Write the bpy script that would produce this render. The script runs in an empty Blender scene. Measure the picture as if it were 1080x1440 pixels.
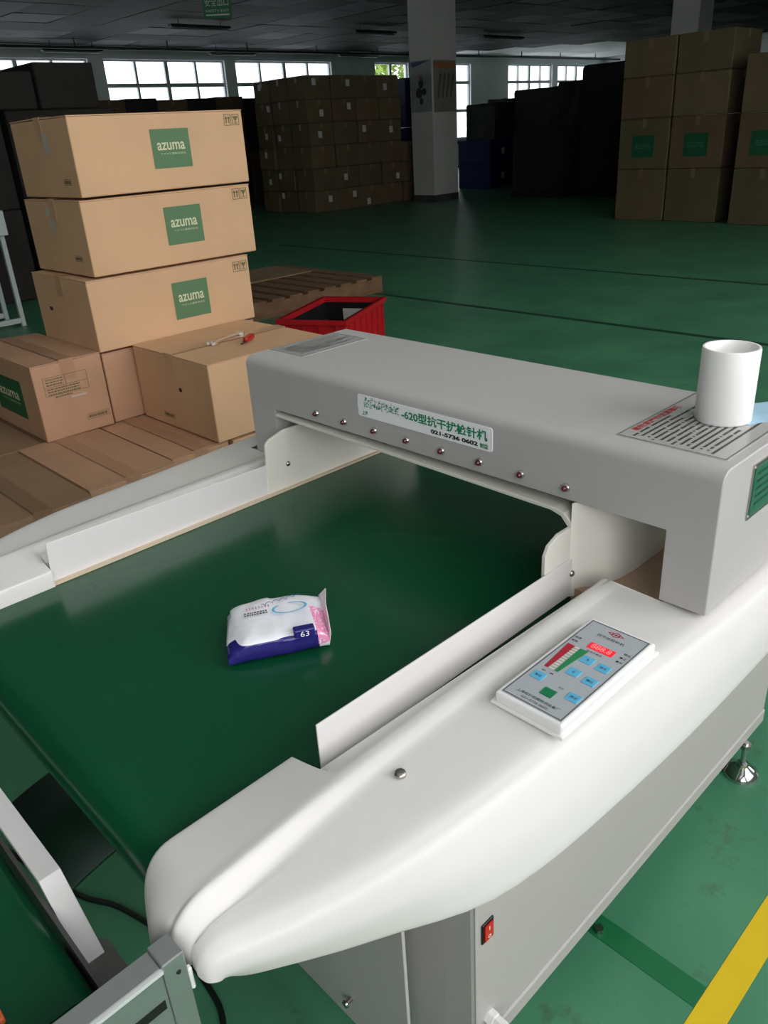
import bpy, bmesh, math, random
import numpy as np
from mathutils import Vector, Matrix

scene = bpy.context.scene
col = scene.collection
random.seed(7)

# ------------------------------------------------------------------ camera
CAM = Vector((0.7752, -0.8112, 1.3899))
YAW, PITCH, ROLL, FPX = -0.8233, -0.4473, -0.0631, 1109.65
fw = Vector((math.sin(YAW) * math.cos(PITCH), math.cos(YAW) * math.cos(PITCH), math.sin(PITCH)))
rt0 = Vector((math.cos(YAW), -math.sin(YAW), 0))
up0 = rt0.cross(fw)
rt = rt0 * math.cos(ROLL) + up0 * math.sin(ROLL)
up = -rt0 * math.sin(ROLL) + up0 * math.cos(ROLL)
cd = bpy.data.cameras.new('camera')
cd.sensor_fit = 'AUTO'
cd.sensor_width = 36.0
cd.lens = FPX / 1440.0 * 36.0
cd.clip_start, cd.clip_end = 0.02, 200
cam = bpy.data.objects.new('camera', cd)
col.objects.link(cam)
m = Matrix((rt, up, -fw)).transposed().to_4x4()
m.translation = CAM
cam.matrix_world = m
scene.camera = cam

# ------------------------------------------------------------------ view, sky, daylight
scene.view_settings.view_transform = 'Standard'
scene.view_settings.look = 'None'
scene.view_settings.gamma = 1.0
scene.view_settings.use_curve_mapping = False
scene.view_settings.exposure = 0.0

world = bpy.data.worlds.new('overcast_sky')
scene.world = world
world.use_nodes = True
bg = world.node_tree.nodes['Background']
bg.inputs[0].default_value = (0.90, 0.95, 1.0, 1)
bg.inputs[1].default_value = 2.4

# daylight at the unseen right-hand windows; farthest one added to lift the far floor
RIGHT_WINDOWS = [(-3.6, -0.9), (-0.3, 2.4), (4.4, 7.1)]
WIN_Z = (1.2, 3.75)
WIN_POWER = [64, 64, 64]
for (ya, yb), pw in zip(RIGHT_WINDOWS, WIN_POWER):
    ld = bpy.data.lights.new('window_daylight', 'AREA')
    ld.shape = 'RECTANGLE'
    ld.size = WIN_Z[1] - WIN_Z[0] - 0.1
    ld.size_y = yb - ya - 0.1
    ld.energy = pw
    ld.color = (1.0, 0.955, 0.955)
    lo = bpy.data.objects.new('window_daylight', ld)
    col.objects.link(lo)
    lo.location = (2.62, (ya + yb) / 2, (WIN_Z[0] + WIN_Z[1]) / 2)
    lo.rotation_euler = (0, math.pi / 2, 0)

# ------------------------------------------------------------------ helpers
def lin(c):
    return tuple(((x / 255) / 12.92 if x / 255 <= 0.04045 else ((x / 255 + 0.055) / 1.055) ** 2.4) for x in c)

MATS = {}
def M(name, rgb, rough=0.5, metal=0.0, noise=None, bump=None, spec=0.5, coat=0.0, emit=0.0):
    """rgb 0..255 sRGB albedo; noise=(scale, amount) colour variation; bump=(scale, strength)"""
    if name in MATS:
        return MATS[name]
    mt = bpy.data.materials.new(name)
    mt.use_nodes = True
    nt = mt.node_tree
    b = nt.nodes['Principled BSDF']
    c = lin(rgb)
    b.inputs['Base Color'].default_value = (*c, 1)
    b.inputs['Roughness'].default_value = rough
    b.inputs['Metallic'].default_value = metal
    b.inputs['Specular IOR Level'].default_value = spec
    if coat:
        b.inputs['Coat Weight'].default_value = coat
        b.inputs['Coat Roughness'].default_value = 0.08
    if emit:
        b.inputs['Emission Color'].default_value = (*c, 1)
        b.inputs['Emission Strength'].default_value = emit
    tc = nt.nodes.new('ShaderNodeTexCoord')
    if noise:
        n = nt.nodes.new('ShaderNodeTexNoise')
        n.inputs['Scale'].default_value = noise[0]
        n.inputs['Detail'].default_value = 5
        nt.links.new(tc.outputs['Object'], n.inputs['Vector'])
        r = nt.nodes.new('ShaderNodeValToRGB')
        a = noise[1]
        r.color_ramp.elements[0].position = 0.3
        r.color_ramp.elements[1].position = 0.7
        r.color_ramp.elements[0].color = (*[x * (1 - a) for x in c], 1)
        r.color_ramp.elements[1].color = (*[min(1, x * (1 + a)) for x in c], 1)
        nt.links.new(n.outputs['Fac'], r.inputs['Fac'])
        nt.links.new(r.outputs['Color'], b.inputs['Base Color'])
    if bump:
        n2 = nt.nodes.new('ShaderNodeTexNoise')
        n2.inputs['Scale'].default_value = bump[0]
        n2.inputs['Detail'].default_value = 3
        nt.links.new(tc.outputs['Object'], n2.inputs['Vector'])
        bp = nt.nodes.new('ShaderNodeBump')
        bp.inputs['Strength'].default_value = bump[1]
        bp.inputs['Distance'].default_value = 0.01
        nt.links.new(n2.outputs['Fac'], bp.inputs['Height'])
        nt.links.new(bp.outputs['Normal'], b.inputs['Normal'])
    MATS[name] = mt
    return mt

def link(name, me, mat=None, parent=None, smooth=False):
    o = bpy.data.objects.new(name, me)
    col.objects.link(o)
    if mat is not None and not me.materials:
        me.materials.append(mat)
    if parent is not None:
        o.parent = parent
    if smooth:
        me.polygons.foreach_set('use_smooth', [True] * len(me.polygons))
    return o

def from_bm(name, bm, mat, parent=None, smooth=False):
    me = bpy.data.meshes.new(name)
    bmesh.ops.recalc_face_normals(bm, faces=bm.faces)
    bm.to_mesh(me)
    bm.free()
    return link(name, me, mat, parent, smooth)

def bm_box(bm, x0, x1, y0, y1, z0, z1, bevel=0.0, seg=2):
    vs = [bm.verts.new(p) for p in ((x0, y0, z0), (x1, y0, z0), (x1, y1, z0), (x0, y1, z0),
                                    (x0, y0, z1), (x1, y0, z1), (x1, y1, z1), (x0, y1, z1))]
    fs = [bm.faces.new([vs[i] for i in f]) for f in
          ((3, 2, 1, 0), (4, 5, 6, 7), (0, 1, 5, 4), (1, 2, 6, 5), (2, 3, 7, 6), (3, 0, 4, 7))]
    if bevel:
        es = list({e for f in fs for e in f.edges})
        bmesh.ops.bevel(bm, geom=es, offset=bevel, segments=seg, profile=0.5, affect='EDGES')

def box(name, x0, x1, y0, y1, z0, z1, mat, parent=None, bevel=0.0, seg=2):
    bm = bmesh.new()
    bm_box(bm, x0, x1, y0, y1, z0, z1, bevel, seg)
    return from_bm(name, bm, mat, parent)

def bm_prism(bm, poly, a0, a1, axis):
    """poly in the two other axes (cyclic order), extruded along axis"""
    def p3(p, a):
        if axis == 'x': return (a, p[0], p[1])
        if axis == 'y': return (p[0], a, p[1])
        return (p[0], p[1], a)
    A = [bm.verts.new(p3(p, a0)) for p in poly]
    B = [bm.verts.new(p3(p, a1)) for p in poly]
    n = len(poly)
    bm.faces.new(A)
    bm.faces.new(B[::-1])
    for i in range(n):
        bm.faces.new((A[i], B[i], B[(i + 1) % n], A[(i + 1) % n]))

def prism(name, poly, a0, a1, axis, mat, parent=None, bevel=0.0):
    bm = bmesh.new()
    bm_prism(bm, poly, a0, a1, axis)
    o = from_bm(name, bm, mat, parent)
    if bevel:
        bv = o.modifiers.new('edge', 'BEVEL')
        bv.width = bevel
        bv.segments = 2
        bv.limit_method = 'ANGLE'
        bv.angle_limit = math.radians(40)
    return o

def bm_lathe(bm, prof, origin=(0, 0, 0), axis=(0, 0, 1), n=24, cap=True):
    """prof list of (r, h)"""
    ax = Vector(axis).normalized()
    u = ax.orthogonal().normalized()
    v = ax.cross(u)
    o = Vector(origin)
    rings = []
    for r, h in prof:
        rings.append([bm.verts.new(o + ax * h + (u * math.cos(2 * math.pi * i / n) + v * math.sin(2 * math.pi * i / n)) * max(r, 1e-5)) for i in range(n)])
    for a, b in zip(rings, rings[1:]):
        for i in range(n):
            bm.faces.new((a[i], a[(i + 1) % n], b[(i + 1) % n], b[i]))
    if cap:
        bm.faces.new(rings[0][::-1])
        bm.faces.new(rings[-1])

def lathe(name, prof, origin, axis, mat, parent=None, n=24, smooth=True, cap=True):
    bm = bmesh.new()
    bm_lathe(bm, prof, origin, axis, n, cap)
    o = from_bm(name, bm, mat, parent, smooth)
    if smooth:
        sharp(o)
    return o

def sharp(o, ang=35):
    me = o.data
    bm = bmesh.new()
    bm.from_mesh(me)
    for e in bm.edges:
        if len(e.link_faces) == 2 and e.calc_face_angle(0) > math.radians(ang):
            e.smooth = False
    bm.to_mesh(me)
    bm.free()

def tube(name, pts, r, mat, parent=None, n=10):
    """smooth round tube along points"""
    P = [Vector(p) for p in pts]
    Q = []
    for i in range(len(P) - 1):
        p0, p1, p2, p3 = P[max(0, i - 1)], P[i], P[i + 1], P[min(len(P) - 1, i + 2)]
        for k in range(6):
            t = k / 6
            Q.append(0.5 * ((2 * p1) + (p2 - p0) * t + (2 * p0 - 5 * p1 + 4 * p2 - p3) * t * t + (3 * p1 - p0 - 3 * p2 + p3) * t ** 3))
    Q.append(P[-1])
    bm = bmesh.new()
    rings = []
    for i, q in enumerate(Q):
        d = (Q[min(i + 1, len(Q) - 1)] - Q[max(i - 1, 0)]).normalized()
        a = d.cross(Vector((0, 0, 1)))
        if a.length < 1e-3: a = d.cross(Vector((1, 0, 0)))
        a.normalize()
        b = d.cross(a)
        rings.append([bm.verts.new(q + (a * math.cos(2 * math.pi * k / n) + b * math.sin(2 * math.pi * k / n)) * r) for k in range(n)])
    for A, B in zip(rings, rings[1:]):
        for k in range(n):
            bm.faces.new((A[k], A[(k + 1) % n], B[(k + 1) % n], B[k]))
    bm.faces.new(rings[0][::-1])
    bm.faces.new(rings[-1])
    return from_bm(name, bm, mat, parent, True)

TEXT = {}
def text_mesh(body, size=1.0, offset=0.0, align='CENTER', space=1.0):
    key = (body, size, offset, align, space)
    if key in TEXT:
        return TEXT[key].copy()
    cu = bpy.data.curves.new('lettering', 'FONT')
    cu.body = body
    cu.size = size
    cu.offset = offset
    cu.align_x = align
    cu.align_y = 'CENTER'
    cu.space_character = space
    cu.resolution_u = 3
    o = bpy.data.objects.new('lettering', cu)
    col.objects.link(o)
    dg = bpy.context.evaluated_depsgraph_get()
    me = bpy.data.meshes.new_from_object(o.evaluated_get(dg))
    bpy.data.objects.remove(o)
    bpy.data.curves.remove(cu)
    me.materials.clear()
    TEXT[key] = me
    return me.copy()

def place(o, loc, right, upv):
    """o drawn in its own XY plane; put it at loc with local x=right, y=up (relative to its parent)"""
    r = Vector(right).normalized()
    u = Vector(upv).normalized()
    n = r.cross(u)
    mm = Matrix((r, u, n)).transposed().to_4x4()
    mm.translation = Vector(loc)
    o.matrix_local = mm
    return o

def text(name, body, size, mat, parent, loc, right, upv, offset=0.0, align='CENTER', fitw=None, fith=None, space=1.0):
    me = text_mesh(body, size, offset, align, space)
    if fitw and len(me.vertices):
        xs = [v.co.x for v in me.vertices]
        ys = [v.co.y for v in me.vertices]
        s = fitw / (max(xs) - min(xs))
        sy = fith / (max(ys) - min(ys)) if fith else s
        cx, cy = (max(xs) + min(xs)) / 2, (max(ys) + min(ys)) / 2
        for v in me.vertices:
            v.co.x = (v.co.x - cx) * s
            v.co.y = (v.co.y - cy) * sy
    o = link(name, me, mat, parent)
    return place(o, loc, right, upv)

def bm_quad2(bm, x0, x1, y0, y1, z=0.0):
    bm.faces.new([bm.verts.new(p) for p in ((x0, y0, z), (x1, y0, z), (x1, y1, z), (x0, y1, z))])

def bm_frame2(bm, x0, x1, y0, y1, t):
    bm_quad2(bm, x0, x1, y0, y0 + t); bm_quad2(bm, x0, x1, y1 - t, y1)
    bm_quad2(bm, x0, x0 + t, y0 + t, y1 - t); bm_quad2(bm, x1 - t, x1, y0 + t, y1 - t)

def print2(name, fn, mat, parent, loc, right, upv):
    """flat ink drawn in 2D by fn(bm)"""
    bm = bmesh.new()
    fn(bm)
    me = bpy.data.meshes.new(name)
    bm.to_mesh(me)
    bm.free()
    return place(link(name, me, mat, parent), loc, right, upv)

def empty(name, loc=(0, 0, 0), rz=0.0):
    o = bpy.data.objects.new(name, None)
    o.empty_display_size = 0.1
    col.objects.link(o)
    o.location = loc
    o.rotation_euler = (0, 0, rz)
    return o

def tag(o, label=None, cat=None, group=None, kind=None):
    if label: o['label'] = label
    if cat: o['category'] = cat
    if group: o['group'] = group
    if kind: o['kind'] = kind
    return o

def copy_tree(o, parent=None):
    c = o.copy()
    col.objects.link(c)
    c.parent = parent
    for ch in list(o.children):
        copy_tree(ch, c)
    return c

# ------------------------------------------------------------------ materials
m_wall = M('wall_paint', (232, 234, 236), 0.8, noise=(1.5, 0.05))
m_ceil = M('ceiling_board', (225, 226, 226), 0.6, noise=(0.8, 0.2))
m_frame = M('window_frame_white', (200, 204, 208), 0.4)
m_belt = M('conveyor_belt_green', (11, 74, 45), 0.2, spec=0.4, noise=(6, 0.06))
m_lower_sheet = M('lower_sheet_green', (12, 56, 40), 0.45, noise=(9, 0.1))
m_cover = M('moulded_cover_white', (219, 217, 213), 0.45, noise=(4, 0.015), spec=0.4)
m_duct = M('duct_white', (222, 220, 210), 0.4, spec=0.4)
m_grey = M('housing_grey_powdercoat', (182, 179, 177), 0.42, noise=(300, 0.02), bump=(900, 0.05))
m_cab = M('cabinet_grey_powdercoat', (190, 186, 184), 0.45, noise=(4, 0.02))
m_railw = M('guide_rail_satin', (222, 220, 219), 0.4, 0.1)
m_alu = M('aluminium', (190, 192, 192), 0.36, 0.85, noise=(30, 0.04))
m_chrome = M('chrome', (205, 205, 205), 0.12, 1.0)
m_steel = M('steel_screw', (180, 176, 170), 0.22, 1.0)
m_wood_strip = M('beige_strip', (206, 188, 164), 0.6)
m_plywood = M('plywood', (176, 148, 126), 0.65, noise=(12, 0.12))
m_black = M('black_plastic', (22, 22, 24), 0.45)
m_rubber = M('black_cable', (12, 18, 18), 0.4)
m_red_led = M('red_lens', (86, 22, 26), 0.15, spec=0.8)
m_red = M('red_rocker', (190, 24, 30), 0.25, emit=0.15)
m_white = M('white_label', (248, 248, 252), 0.35)
m_whiteplastic = M('white_plastic', (236, 236, 234), 0.35)
m_pvc = M('pvc_white', (246, 245, 243), 0.45)
m_ink = M('ink_black', (28, 28, 28), 0.5)
m_ink_grey = M('ink_grey', (62, 62, 60), 0.5)
m_ink_green = M('ink_green', (10, 138, 92), 0.5)
m_ink_red = M('ink_red', (176, 40, 44), 0.5)
m_plate_green = M('nameplate_green', (44, 110, 84), 0.3, 0.2, noise=(60, 0.15))
m_card = M('blue_card', (170, 206, 226), 0.4, noise=(30, 0.08))
m_panel = M('panel_film_grey', (168, 174, 178), 0.4)
m_key = M('key_blue', (92, 176, 214), 0.4)
m_keyg = M('key_green', (14, 116, 74), 0.4)
m_display = M('display_red', (220, 30, 50), 0.3, emit=0.5)
m_digit = M('display_digit', (255, 120, 120), 0.3, emit=0.9)
m_kraft = M('cardboard', (208, 168, 130), 0.75, noise=(5, 0.05), bump=(120, 0.03))
m_kraft2 = M('cardboard_dusty', (186, 145, 114), 0.75, noise=(4, 0.08), bump=(120, 0.03))
m_kraft3 = M('cardboard_brown', (146, 116, 88), 0.75, noise=(3, 0.12), bump=(120, 0.03))
m_kraft_edge = M('cardboard_cut_edge', (120, 92, 66), 0.85)
m_tape = M('packing_tape', (186, 148, 114), 0.35, spec=0.5)
m_logo = M('logo_green', (88, 122, 86), 0.7)
m_logo_dk = M('print_olive', (104, 100, 62), 0.7)
m_logo_txt = M('logo_lettering', (206, 206, 170), 0.7)
m_green_box = M('carton_print_green', (34, 92, 52), 0.65)
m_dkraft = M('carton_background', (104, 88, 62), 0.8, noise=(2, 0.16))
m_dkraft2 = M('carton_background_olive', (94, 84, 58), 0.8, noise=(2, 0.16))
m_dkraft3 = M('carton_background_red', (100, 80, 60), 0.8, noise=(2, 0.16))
m_dark = M('black_goods_cover', (34, 36, 36), 0.8, noise=(3, 0.3))
m_sticker = M('sticker_white', (200, 200, 192), 0.6)
m_bluebin = M('blue_plastic', (20, 36, 92), 0.45)
m_pallet = M('pallet_wood', (124, 92, 66), 0.8, noise=(8, 0.2))
m_crate = M('red_crate_plastic', (190, 24, 34), 0.4)
m_column = M('column_paint', (205, 205, 200), 0.7, noise=(1.2, 0.06))
m_pipe = M('ceiling_pipe', (40, 44, 46), 0.5)
m_tableleg = M('white_table_frame', (196, 204, 202), 0.4)
m_wrench = M('wrench_chrome', (235, 235, 236), 0.35, 1.0)
m_redgrip = M('red_grip', (178, 24, 26), 0.35)
m_sign = M('exit_sign_green', (16, 110, 66), 0.4)
m_signtxt = M('exit_sign_lettering', (206, 226, 214), 0.4)
m_leaf = M('tree_leaves', (132, 158, 70), 0.6, noise=(1.2, 0.35))
m_trunk = M('tree_trunk', (88, 74, 58), 0.9)

def glass_mat():
    mt = bpy.data.materials.new('window_glass')
    mt.use_nodes = True
    nt = mt.node_tree
    nt.nodes.clear()
    out = nt.nodes.new('ShaderNodeOutputMaterial')
    mix = nt.nodes.new('ShaderNodeMixShader')
    tr = nt.nodes.new('ShaderNodeBsdfTransparent')
    gl = nt.nodes.new('ShaderNodeBsdfGlossy')
    gl.inputs['Roughness'].default_value = 0.05
    mix.inputs[0].default_value = 0.06
    nt.links.new(tr.outputs[0], mix.inputs[1])
    nt.links.new(gl.outputs[0], mix.inputs[2])
    nt.links.new(mix.outputs[0], out.inputs[0])
    return mt
m_glass = glass_mat()

def floor_mat():
    mt = bpy.data.materials.new('green_epoxy_floor')
    mt.use_nodes = True
    nt = mt.node_tree
    b = nt.nodes['Principled BSDF']
    tc = nt.nodes.new('ShaderNodeTexCoord')
    n1 = nt.nodes.new('ShaderNodeTexNoise'); n1.inputs['Scale'].default_value = 2.2; n1.inputs['Detail'].default_value = 8
    n2 = nt.nodes.new('ShaderNodeTexNoise'); n2.inputs['Scale'].default_value = 9.0; n2.inputs['Detail'].default_value = 9; n2.inputs['Roughness'].default_value = 0.7
    r1 = nt.nodes.new('ShaderNodeValToRGB')
    r1.color_ramp.elements[0].position = 0.35; r1.color_ramp.elements[1].position = 0.7
    r1.color_ramp.elements[0].color = (*lin((66, 126, 96)), 1)
    r1.color_ramp.elements[1].color = (*lin((84, 148, 110)), 1)
    r2 = nt.nodes.new('ShaderNodeValToRGB')     # scuffs and dirt
    r2.color_ramp.elements[0].position = 0.56; r2.color_ramp.elements[1].position = 0.70
    r2.color_ramp.elements[0].color = (0, 0, 0, 1); r2.color_ramp.elements[1].color = (0.7, 0.7, 0.7, 1)
    mix = nt.nodes.new('ShaderNodeMix'); mix.data_type = 'RGBA'
    mix.inputs[7].default_value = (*lin((70, 84, 68)), 1)
    nt.links.new(tc.outputs['Object'], n1.inputs['Vector'])
    nt.links.new(tc.outputs['Object'], n2.inputs['Vector'])
    nt.links.new(n1.outputs['Fac'], r1.inputs['Fac'])
    nt.links.new(n2.outputs['Fac'], r2.inputs['Fac'])
    nt.links.new(r2.outputs['Color'], mix.inputs[0])
    nt.links.new(r1.outputs['Color'], mix.inputs[6])
    nt.links.new(mix.outputs[2], b.inputs['Base Color'])
    b.inputs['Roughness'].default_value = 0.38
    b.inputs['Specular IOR Level'].default_value = 0.35
    return mt
m_floor = floor_mat()
m_yellow = M('yellow_floor_paint', (222, 190, 20), 0.5, noise=(7, 0.06))
m_dkgreen = M('dark_green_floor_paint', (10, 104, 58), 0.5, noise=(7, 0.08))
m_seam = M('floor_line_dark_green', (26, 66, 48), 0.5)

# ================================================================== SETTING
XL, XR, YN, YF, HC = -22.0, 2.7, -14.0, 36.0, 3.95

fl = tag(box('floor', XL, XR, YN, YF, -0.1, 0.0, m_floor), kind='structure')
box('floor_line', 0.483, 0.535, YN, 30, 0.0, 0.0012, m_yellow, fl)
box('floor_line', -9, 0.481, 0.115, 0.163, 0.0, 0.0012, m_dkgreen, fl)
box('floor_line', -9, 2.5, 4.48, 4.54, 0.0, 0.0012, m_seam, fl)
box('floor_line', -9, 2.5, 6.47, 6.53, 0.0, 0.0012, m_seam, fl)

ceil = tag(box('ceiling', XL, XR, YN, YF, HC, HC + 0.15, M('ceiling_void', (40, 42, 44), 0.9)), kind='structure')
# ceiling boards: each its own piece over the part of the ceiling in view
bm = bmesh.new(); bm_box(bm, -0.59, 0.59, -0.59, 0.59, -0.012, 0.0, 0.004, 1)
me_tile = bpy.data.meshes.new('ceiling_panel'); bm.to_mesh(me_tile); bm.free()
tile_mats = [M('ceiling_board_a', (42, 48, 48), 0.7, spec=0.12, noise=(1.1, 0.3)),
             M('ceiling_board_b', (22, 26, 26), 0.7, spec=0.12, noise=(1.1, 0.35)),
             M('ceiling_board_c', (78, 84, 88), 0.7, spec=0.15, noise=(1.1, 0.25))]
tile_me = []
for k, tm in enumerate(tile_mats):
    mm = me_tile.copy(); mm.materials.append(tm); tile_me.append(mm)
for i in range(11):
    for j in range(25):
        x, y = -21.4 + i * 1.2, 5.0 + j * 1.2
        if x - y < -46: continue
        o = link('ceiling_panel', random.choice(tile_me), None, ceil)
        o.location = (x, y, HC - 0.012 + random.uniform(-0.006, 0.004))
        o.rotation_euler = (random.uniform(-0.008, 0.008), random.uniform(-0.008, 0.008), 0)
bm = bmesh.new()
for i in range(22):
    for j in range(42):
        x, y = -21.4 + i * 1.2, -13.0 + 1.2 * j
        inn = (i < 11 and 0 <= round((y - 5.0) / 1.2) < 25 and x - y >= -46)
        if not inn and x < XR - 0.5 and y < YF - 0.6:
            bm_box(bm, x - 0.59, x + 0.59, y - 0.59, y + 0.59, HC - 0.024, HC - 0.012)
tag(from_bm('ceiling_panel_rest', bm, m_ceil, ceil), kind='stuff')

def wall_with_openings(name, plane_x, thick, openings, z0, z1):
    """wall across Y at plane_x, rectangular openings (ya, yb, za, zb)"""
    bm = bmesh.new()
    xa, xb = min(plane_x, plane_x + thick), max(plane_x, plane_x + thick)
    y = YN
    for (ya, yb, za, zb) in sorted(openings):
        bm_box(bm, xa, xb, y, ya, z0, z1)
        bm_box(bm, xa, xb, ya, yb, z0, za)
        bm_box(bm, xa, xb, ya, yb, zb, z1)
        y = yb
    bm_box(bm, xa, xb, y, YF, z0, z1)
    return tag(from_bm(name, bm, m_wall), kind='structure')

ZS, ZH = 1.0, 3.62
left_open = [(2.4, 6.3), (6.7, 10.55), (11.0, 14.92), (15.31, 19.18), (21.2, 22.9), (24.6, 26.41), (28.79, 31.9), (32.3, 35.4)]
wall_with_openings('wall_left', XL, -0.25, [(a, b, ZS, ZH) for a, b in left_open], 0, HC)
wall_with_openings('wall_right', XR, 0.25, [(a, b, *WIN_Z) for a, b in RIGHT_WINDOWS], 0, HC)
tag(box('wall_far', XL, XR, YF, YF + 0.25, 0, HC, m_wall), kind='structure')
tag(box('wall_near', XL, XR, YN - 0.25, YN, 0, HC, m_wall), kind='structure')

wn = 0
def window(plane, ya, yb, za, zb, ncol, rows):
    """rows = list of transom heights between za and zb"""
    global wn
    wn += 1
    bm = bmesh.new()
    xa, xb = plane - 0.04, plane + 0.04
    t = 0.05
    bm_box(bm, xa, xb, ya, yb, za, za + t); bm_box(bm, xa, xb, ya, yb, zb - t, zb)
    bm_box(bm, xa, xb, ya, ya + t, za + t, zb - t); bm_box(bm, xa, xb, yb - t, yb, za + t, zb - t)
    w = tag(from_bm('window_%d' % wn, bm, m_frame), kind='structure')
    ys = [ya + (yb - ya) * k / ncol for k in range(ncol + 1)]
    for k in range(1, ncol):
        h = 0.055 if k == ncol // 2 else 0.032
        box('mullion', xa, xb, ys[k] - h, ys[k] + h, za + t, zb - t, m_frame, w)
    for z in rows:
        box('transom', xa - 0.005, xb + 0.005, ya + t, yb - t, z - 0.05, z + 0.05, m_frame, w)
    zz = [za] + rows + [zb]
    for a, b in zip(zz, zz[1:]):
        for k in range(ncol):
            box('pane', plane - 0.004, plane + 0.004, ys[k] + 0.03, ys[k + 1] - 0.03, a + 0.03, b - 0.03, m_glass, w)
    return w
for a, b in left_open:
    window(XL - 0.12, a, b, ZS, ZH, 4 if b - a > 2.5 else 2, [2.0, 2.98])
for a, b in RIGHT_WINDOWS:
    window(XR + 0.12, a, b, *WIN_Z, 4, [2.6])

# tree outside the window beside the white column
tr = empty('tree', (-27.0, 27.0, 0.0))
tag(tr, 'yellow-green tree seen through the small window beside the white column', 'tree')
lathe('trunk', [(0.16, 0), (0.12, 1.2), (0.08, 2.6)], (0, 0, 0), (0, 0, 1), m_trunk, tr, 10)
bm = bmesh.new()
for k in range(1500):
    a, zf = random.uniform(0, 2 * math.pi), random.uniform(-1, 1)
    rr = math.sqrt(1 - zf * zf)
    rad = random.uniform(0.6, 1.0)
    c = Vector((math.cos(a) * rr * 1.7 * rad, math.sin(a) * rr * 1.7 * rad, 3.6 + zf * 1.5 * rad))
    d = Vector((random.gauss(0, 1), random.gauss(0, 1), random.gauss(0, 1))).normalized()
    e = d.orthogonal().normalized()
    s = random.uniform(0.1, 0.2)
    bm.faces.new([bm.verts.new(c + v) for v in (-d * s, e * s * 0.5, d * s, -e * s * 0.5)])
tag(from_bm('foliage', bm, m_leaf, tr), kind='stuff')

# square columns
def column(name, x0, x1, y0, y1, label):
    c = empty(name, ((x0 + x1) / 2, (y0 + y1) / 2, 0))
    hx, hy = (x1 - x0) / 2, (y1 - y0) / 2
    box('shaft', -hx, hx, -hy, hy, 0.12, HC - 0.03, m_column, c, 0.012)
    box('base_trim', -hx - 0.006, hx + 0.006, -hy - 0.006, hy + 0.006, 0, 0.12, M('column_base_trim', (70, 74, 72), 0.6, noise=(9, 0.4)), c)
    tag(c, label, 'column', kind='structure')
    return c
c1 = column('column', -12.12, -11.5, 12.64, 13.40, 'square white concrete column with two posters, standing free on the green floor')
column('column', -10.3, -9.6, 20.0, 20.7, 'pale column rising behind the tall carton stacks near the ceiling')

def poster(root_name, label, loc, right, w, h, kind):
    p = empty(root_name, loc)
    r = Vector(right); n = r.cross(Vector((0, 0, 1)))
    bmp = bmesh.new(); bm_box(bmp, -w / 2, w / 2, -h / 2, h / 2, -0.002, 0.002)
    sh = place(from_bm('sheet', bmp, M('poster_sheet_' + kind, (150, 158, 160) if kind == 'a' else (140, 134, 128), 0.5, noise=(3, 0.15)), p), (0, 0, 0), right, (0, 0, 1))
    def pr(fn, mat, nm): print2(nm, fn, mat, p, n * 0.004, right, (0, 0, 1))
    if kind == 'a':
        def f1(b):
            b.faces.new([b.verts.new(v) for v in ((-w / 2 + .02, h / 2 - .02, 0), (-w / 2 + .05, h / 2 - .12, 0), (w / 2 - .03, h / 2 - .02, 0))])
        pr(f1, M('poster_blue', (34, 62, 120), 0.5), 'blue_banner')
        def f2(b):
            for cx, cy, rx, ry in ((0.0, .05, .07, .09), (-.06, -.12, .09, .1), (.08, -.1, .07, .07), (.0, -.27, .05, .07)):
                b.faces.new([b.verts.new((cx + rx * math.cos(t * math.pi / 5), cy + ry * math.sin(t * math.pi / 5), 0)) for t in range(10)])
        pr(f2, M('poster_dark_print', (58, 56, 58), 0.5), 'dark_print')
        def f3(b): bm_quad2(b, -.04, .05, .1, .2)
        pr(f3, M('poster_tan_print', (150, 110, 80), 0.5), 'tan_print')
    else:
        def f1(b): bm_quad2(b, -w / 2 + .02, w / 2 - .02, h / 2 - .14, h / 2 - .03)
        pr(f1, M('poster_orange', (176, 112, 72), 0.5), 'orange_banner')
        def f2(b):
            for k in range(4):
                x = -w / 2 + .1 + k * .13
                b.faces.new([b.verts.new(v) for v in ((x, -.2, 0), (x + .05, -.22, 0), (x + .15, .22, 0), (x + .08, .25, 0))])
        pr(f2, M('poster_grey_print', (96, 92, 90), 0.5), 'grey_print')
    tag(p, label, 'poster')
poster('poster', 'pale poster with blue corner and dark figures on the column', (-11.8, 12.634, 2.2), (1, 0, 0), 0.58, 0.94, 'a')
poster('poster', 'greyish poster with orange top strip on the column', (-11.494, 13.02, 2.18), (0, 1, 0), 0.68, 0.94, 'b')

# pipes and lamps under the ceiling
def pipe_run(x, y0, y1, label):
    p = empty('sprinkler_pipe', (x, y0, 3.72))
    bmp = bmesh.new(); bm_lathe(bmp, [(0.035, 0), (0.035, y1 - y0)], (0, 0, 0), (0, 1, 0), 8)
    from_bm('pipe', bmp, m_pipe, p, True)
    y = 1.0
    while y < y1 - y0:
        box('hanger', -0.012, 0.012, y - 0.012, y + 0.012, 0.0, HC - 3.72 - 0.02, m_pipe, p)
        y += 2.6
    tag(p, label, 'pipe')
pipe_run(-20.6, 6.0, 35.0, 'thin dark sprinkler pipe running under the ceiling along the window wall')

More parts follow.
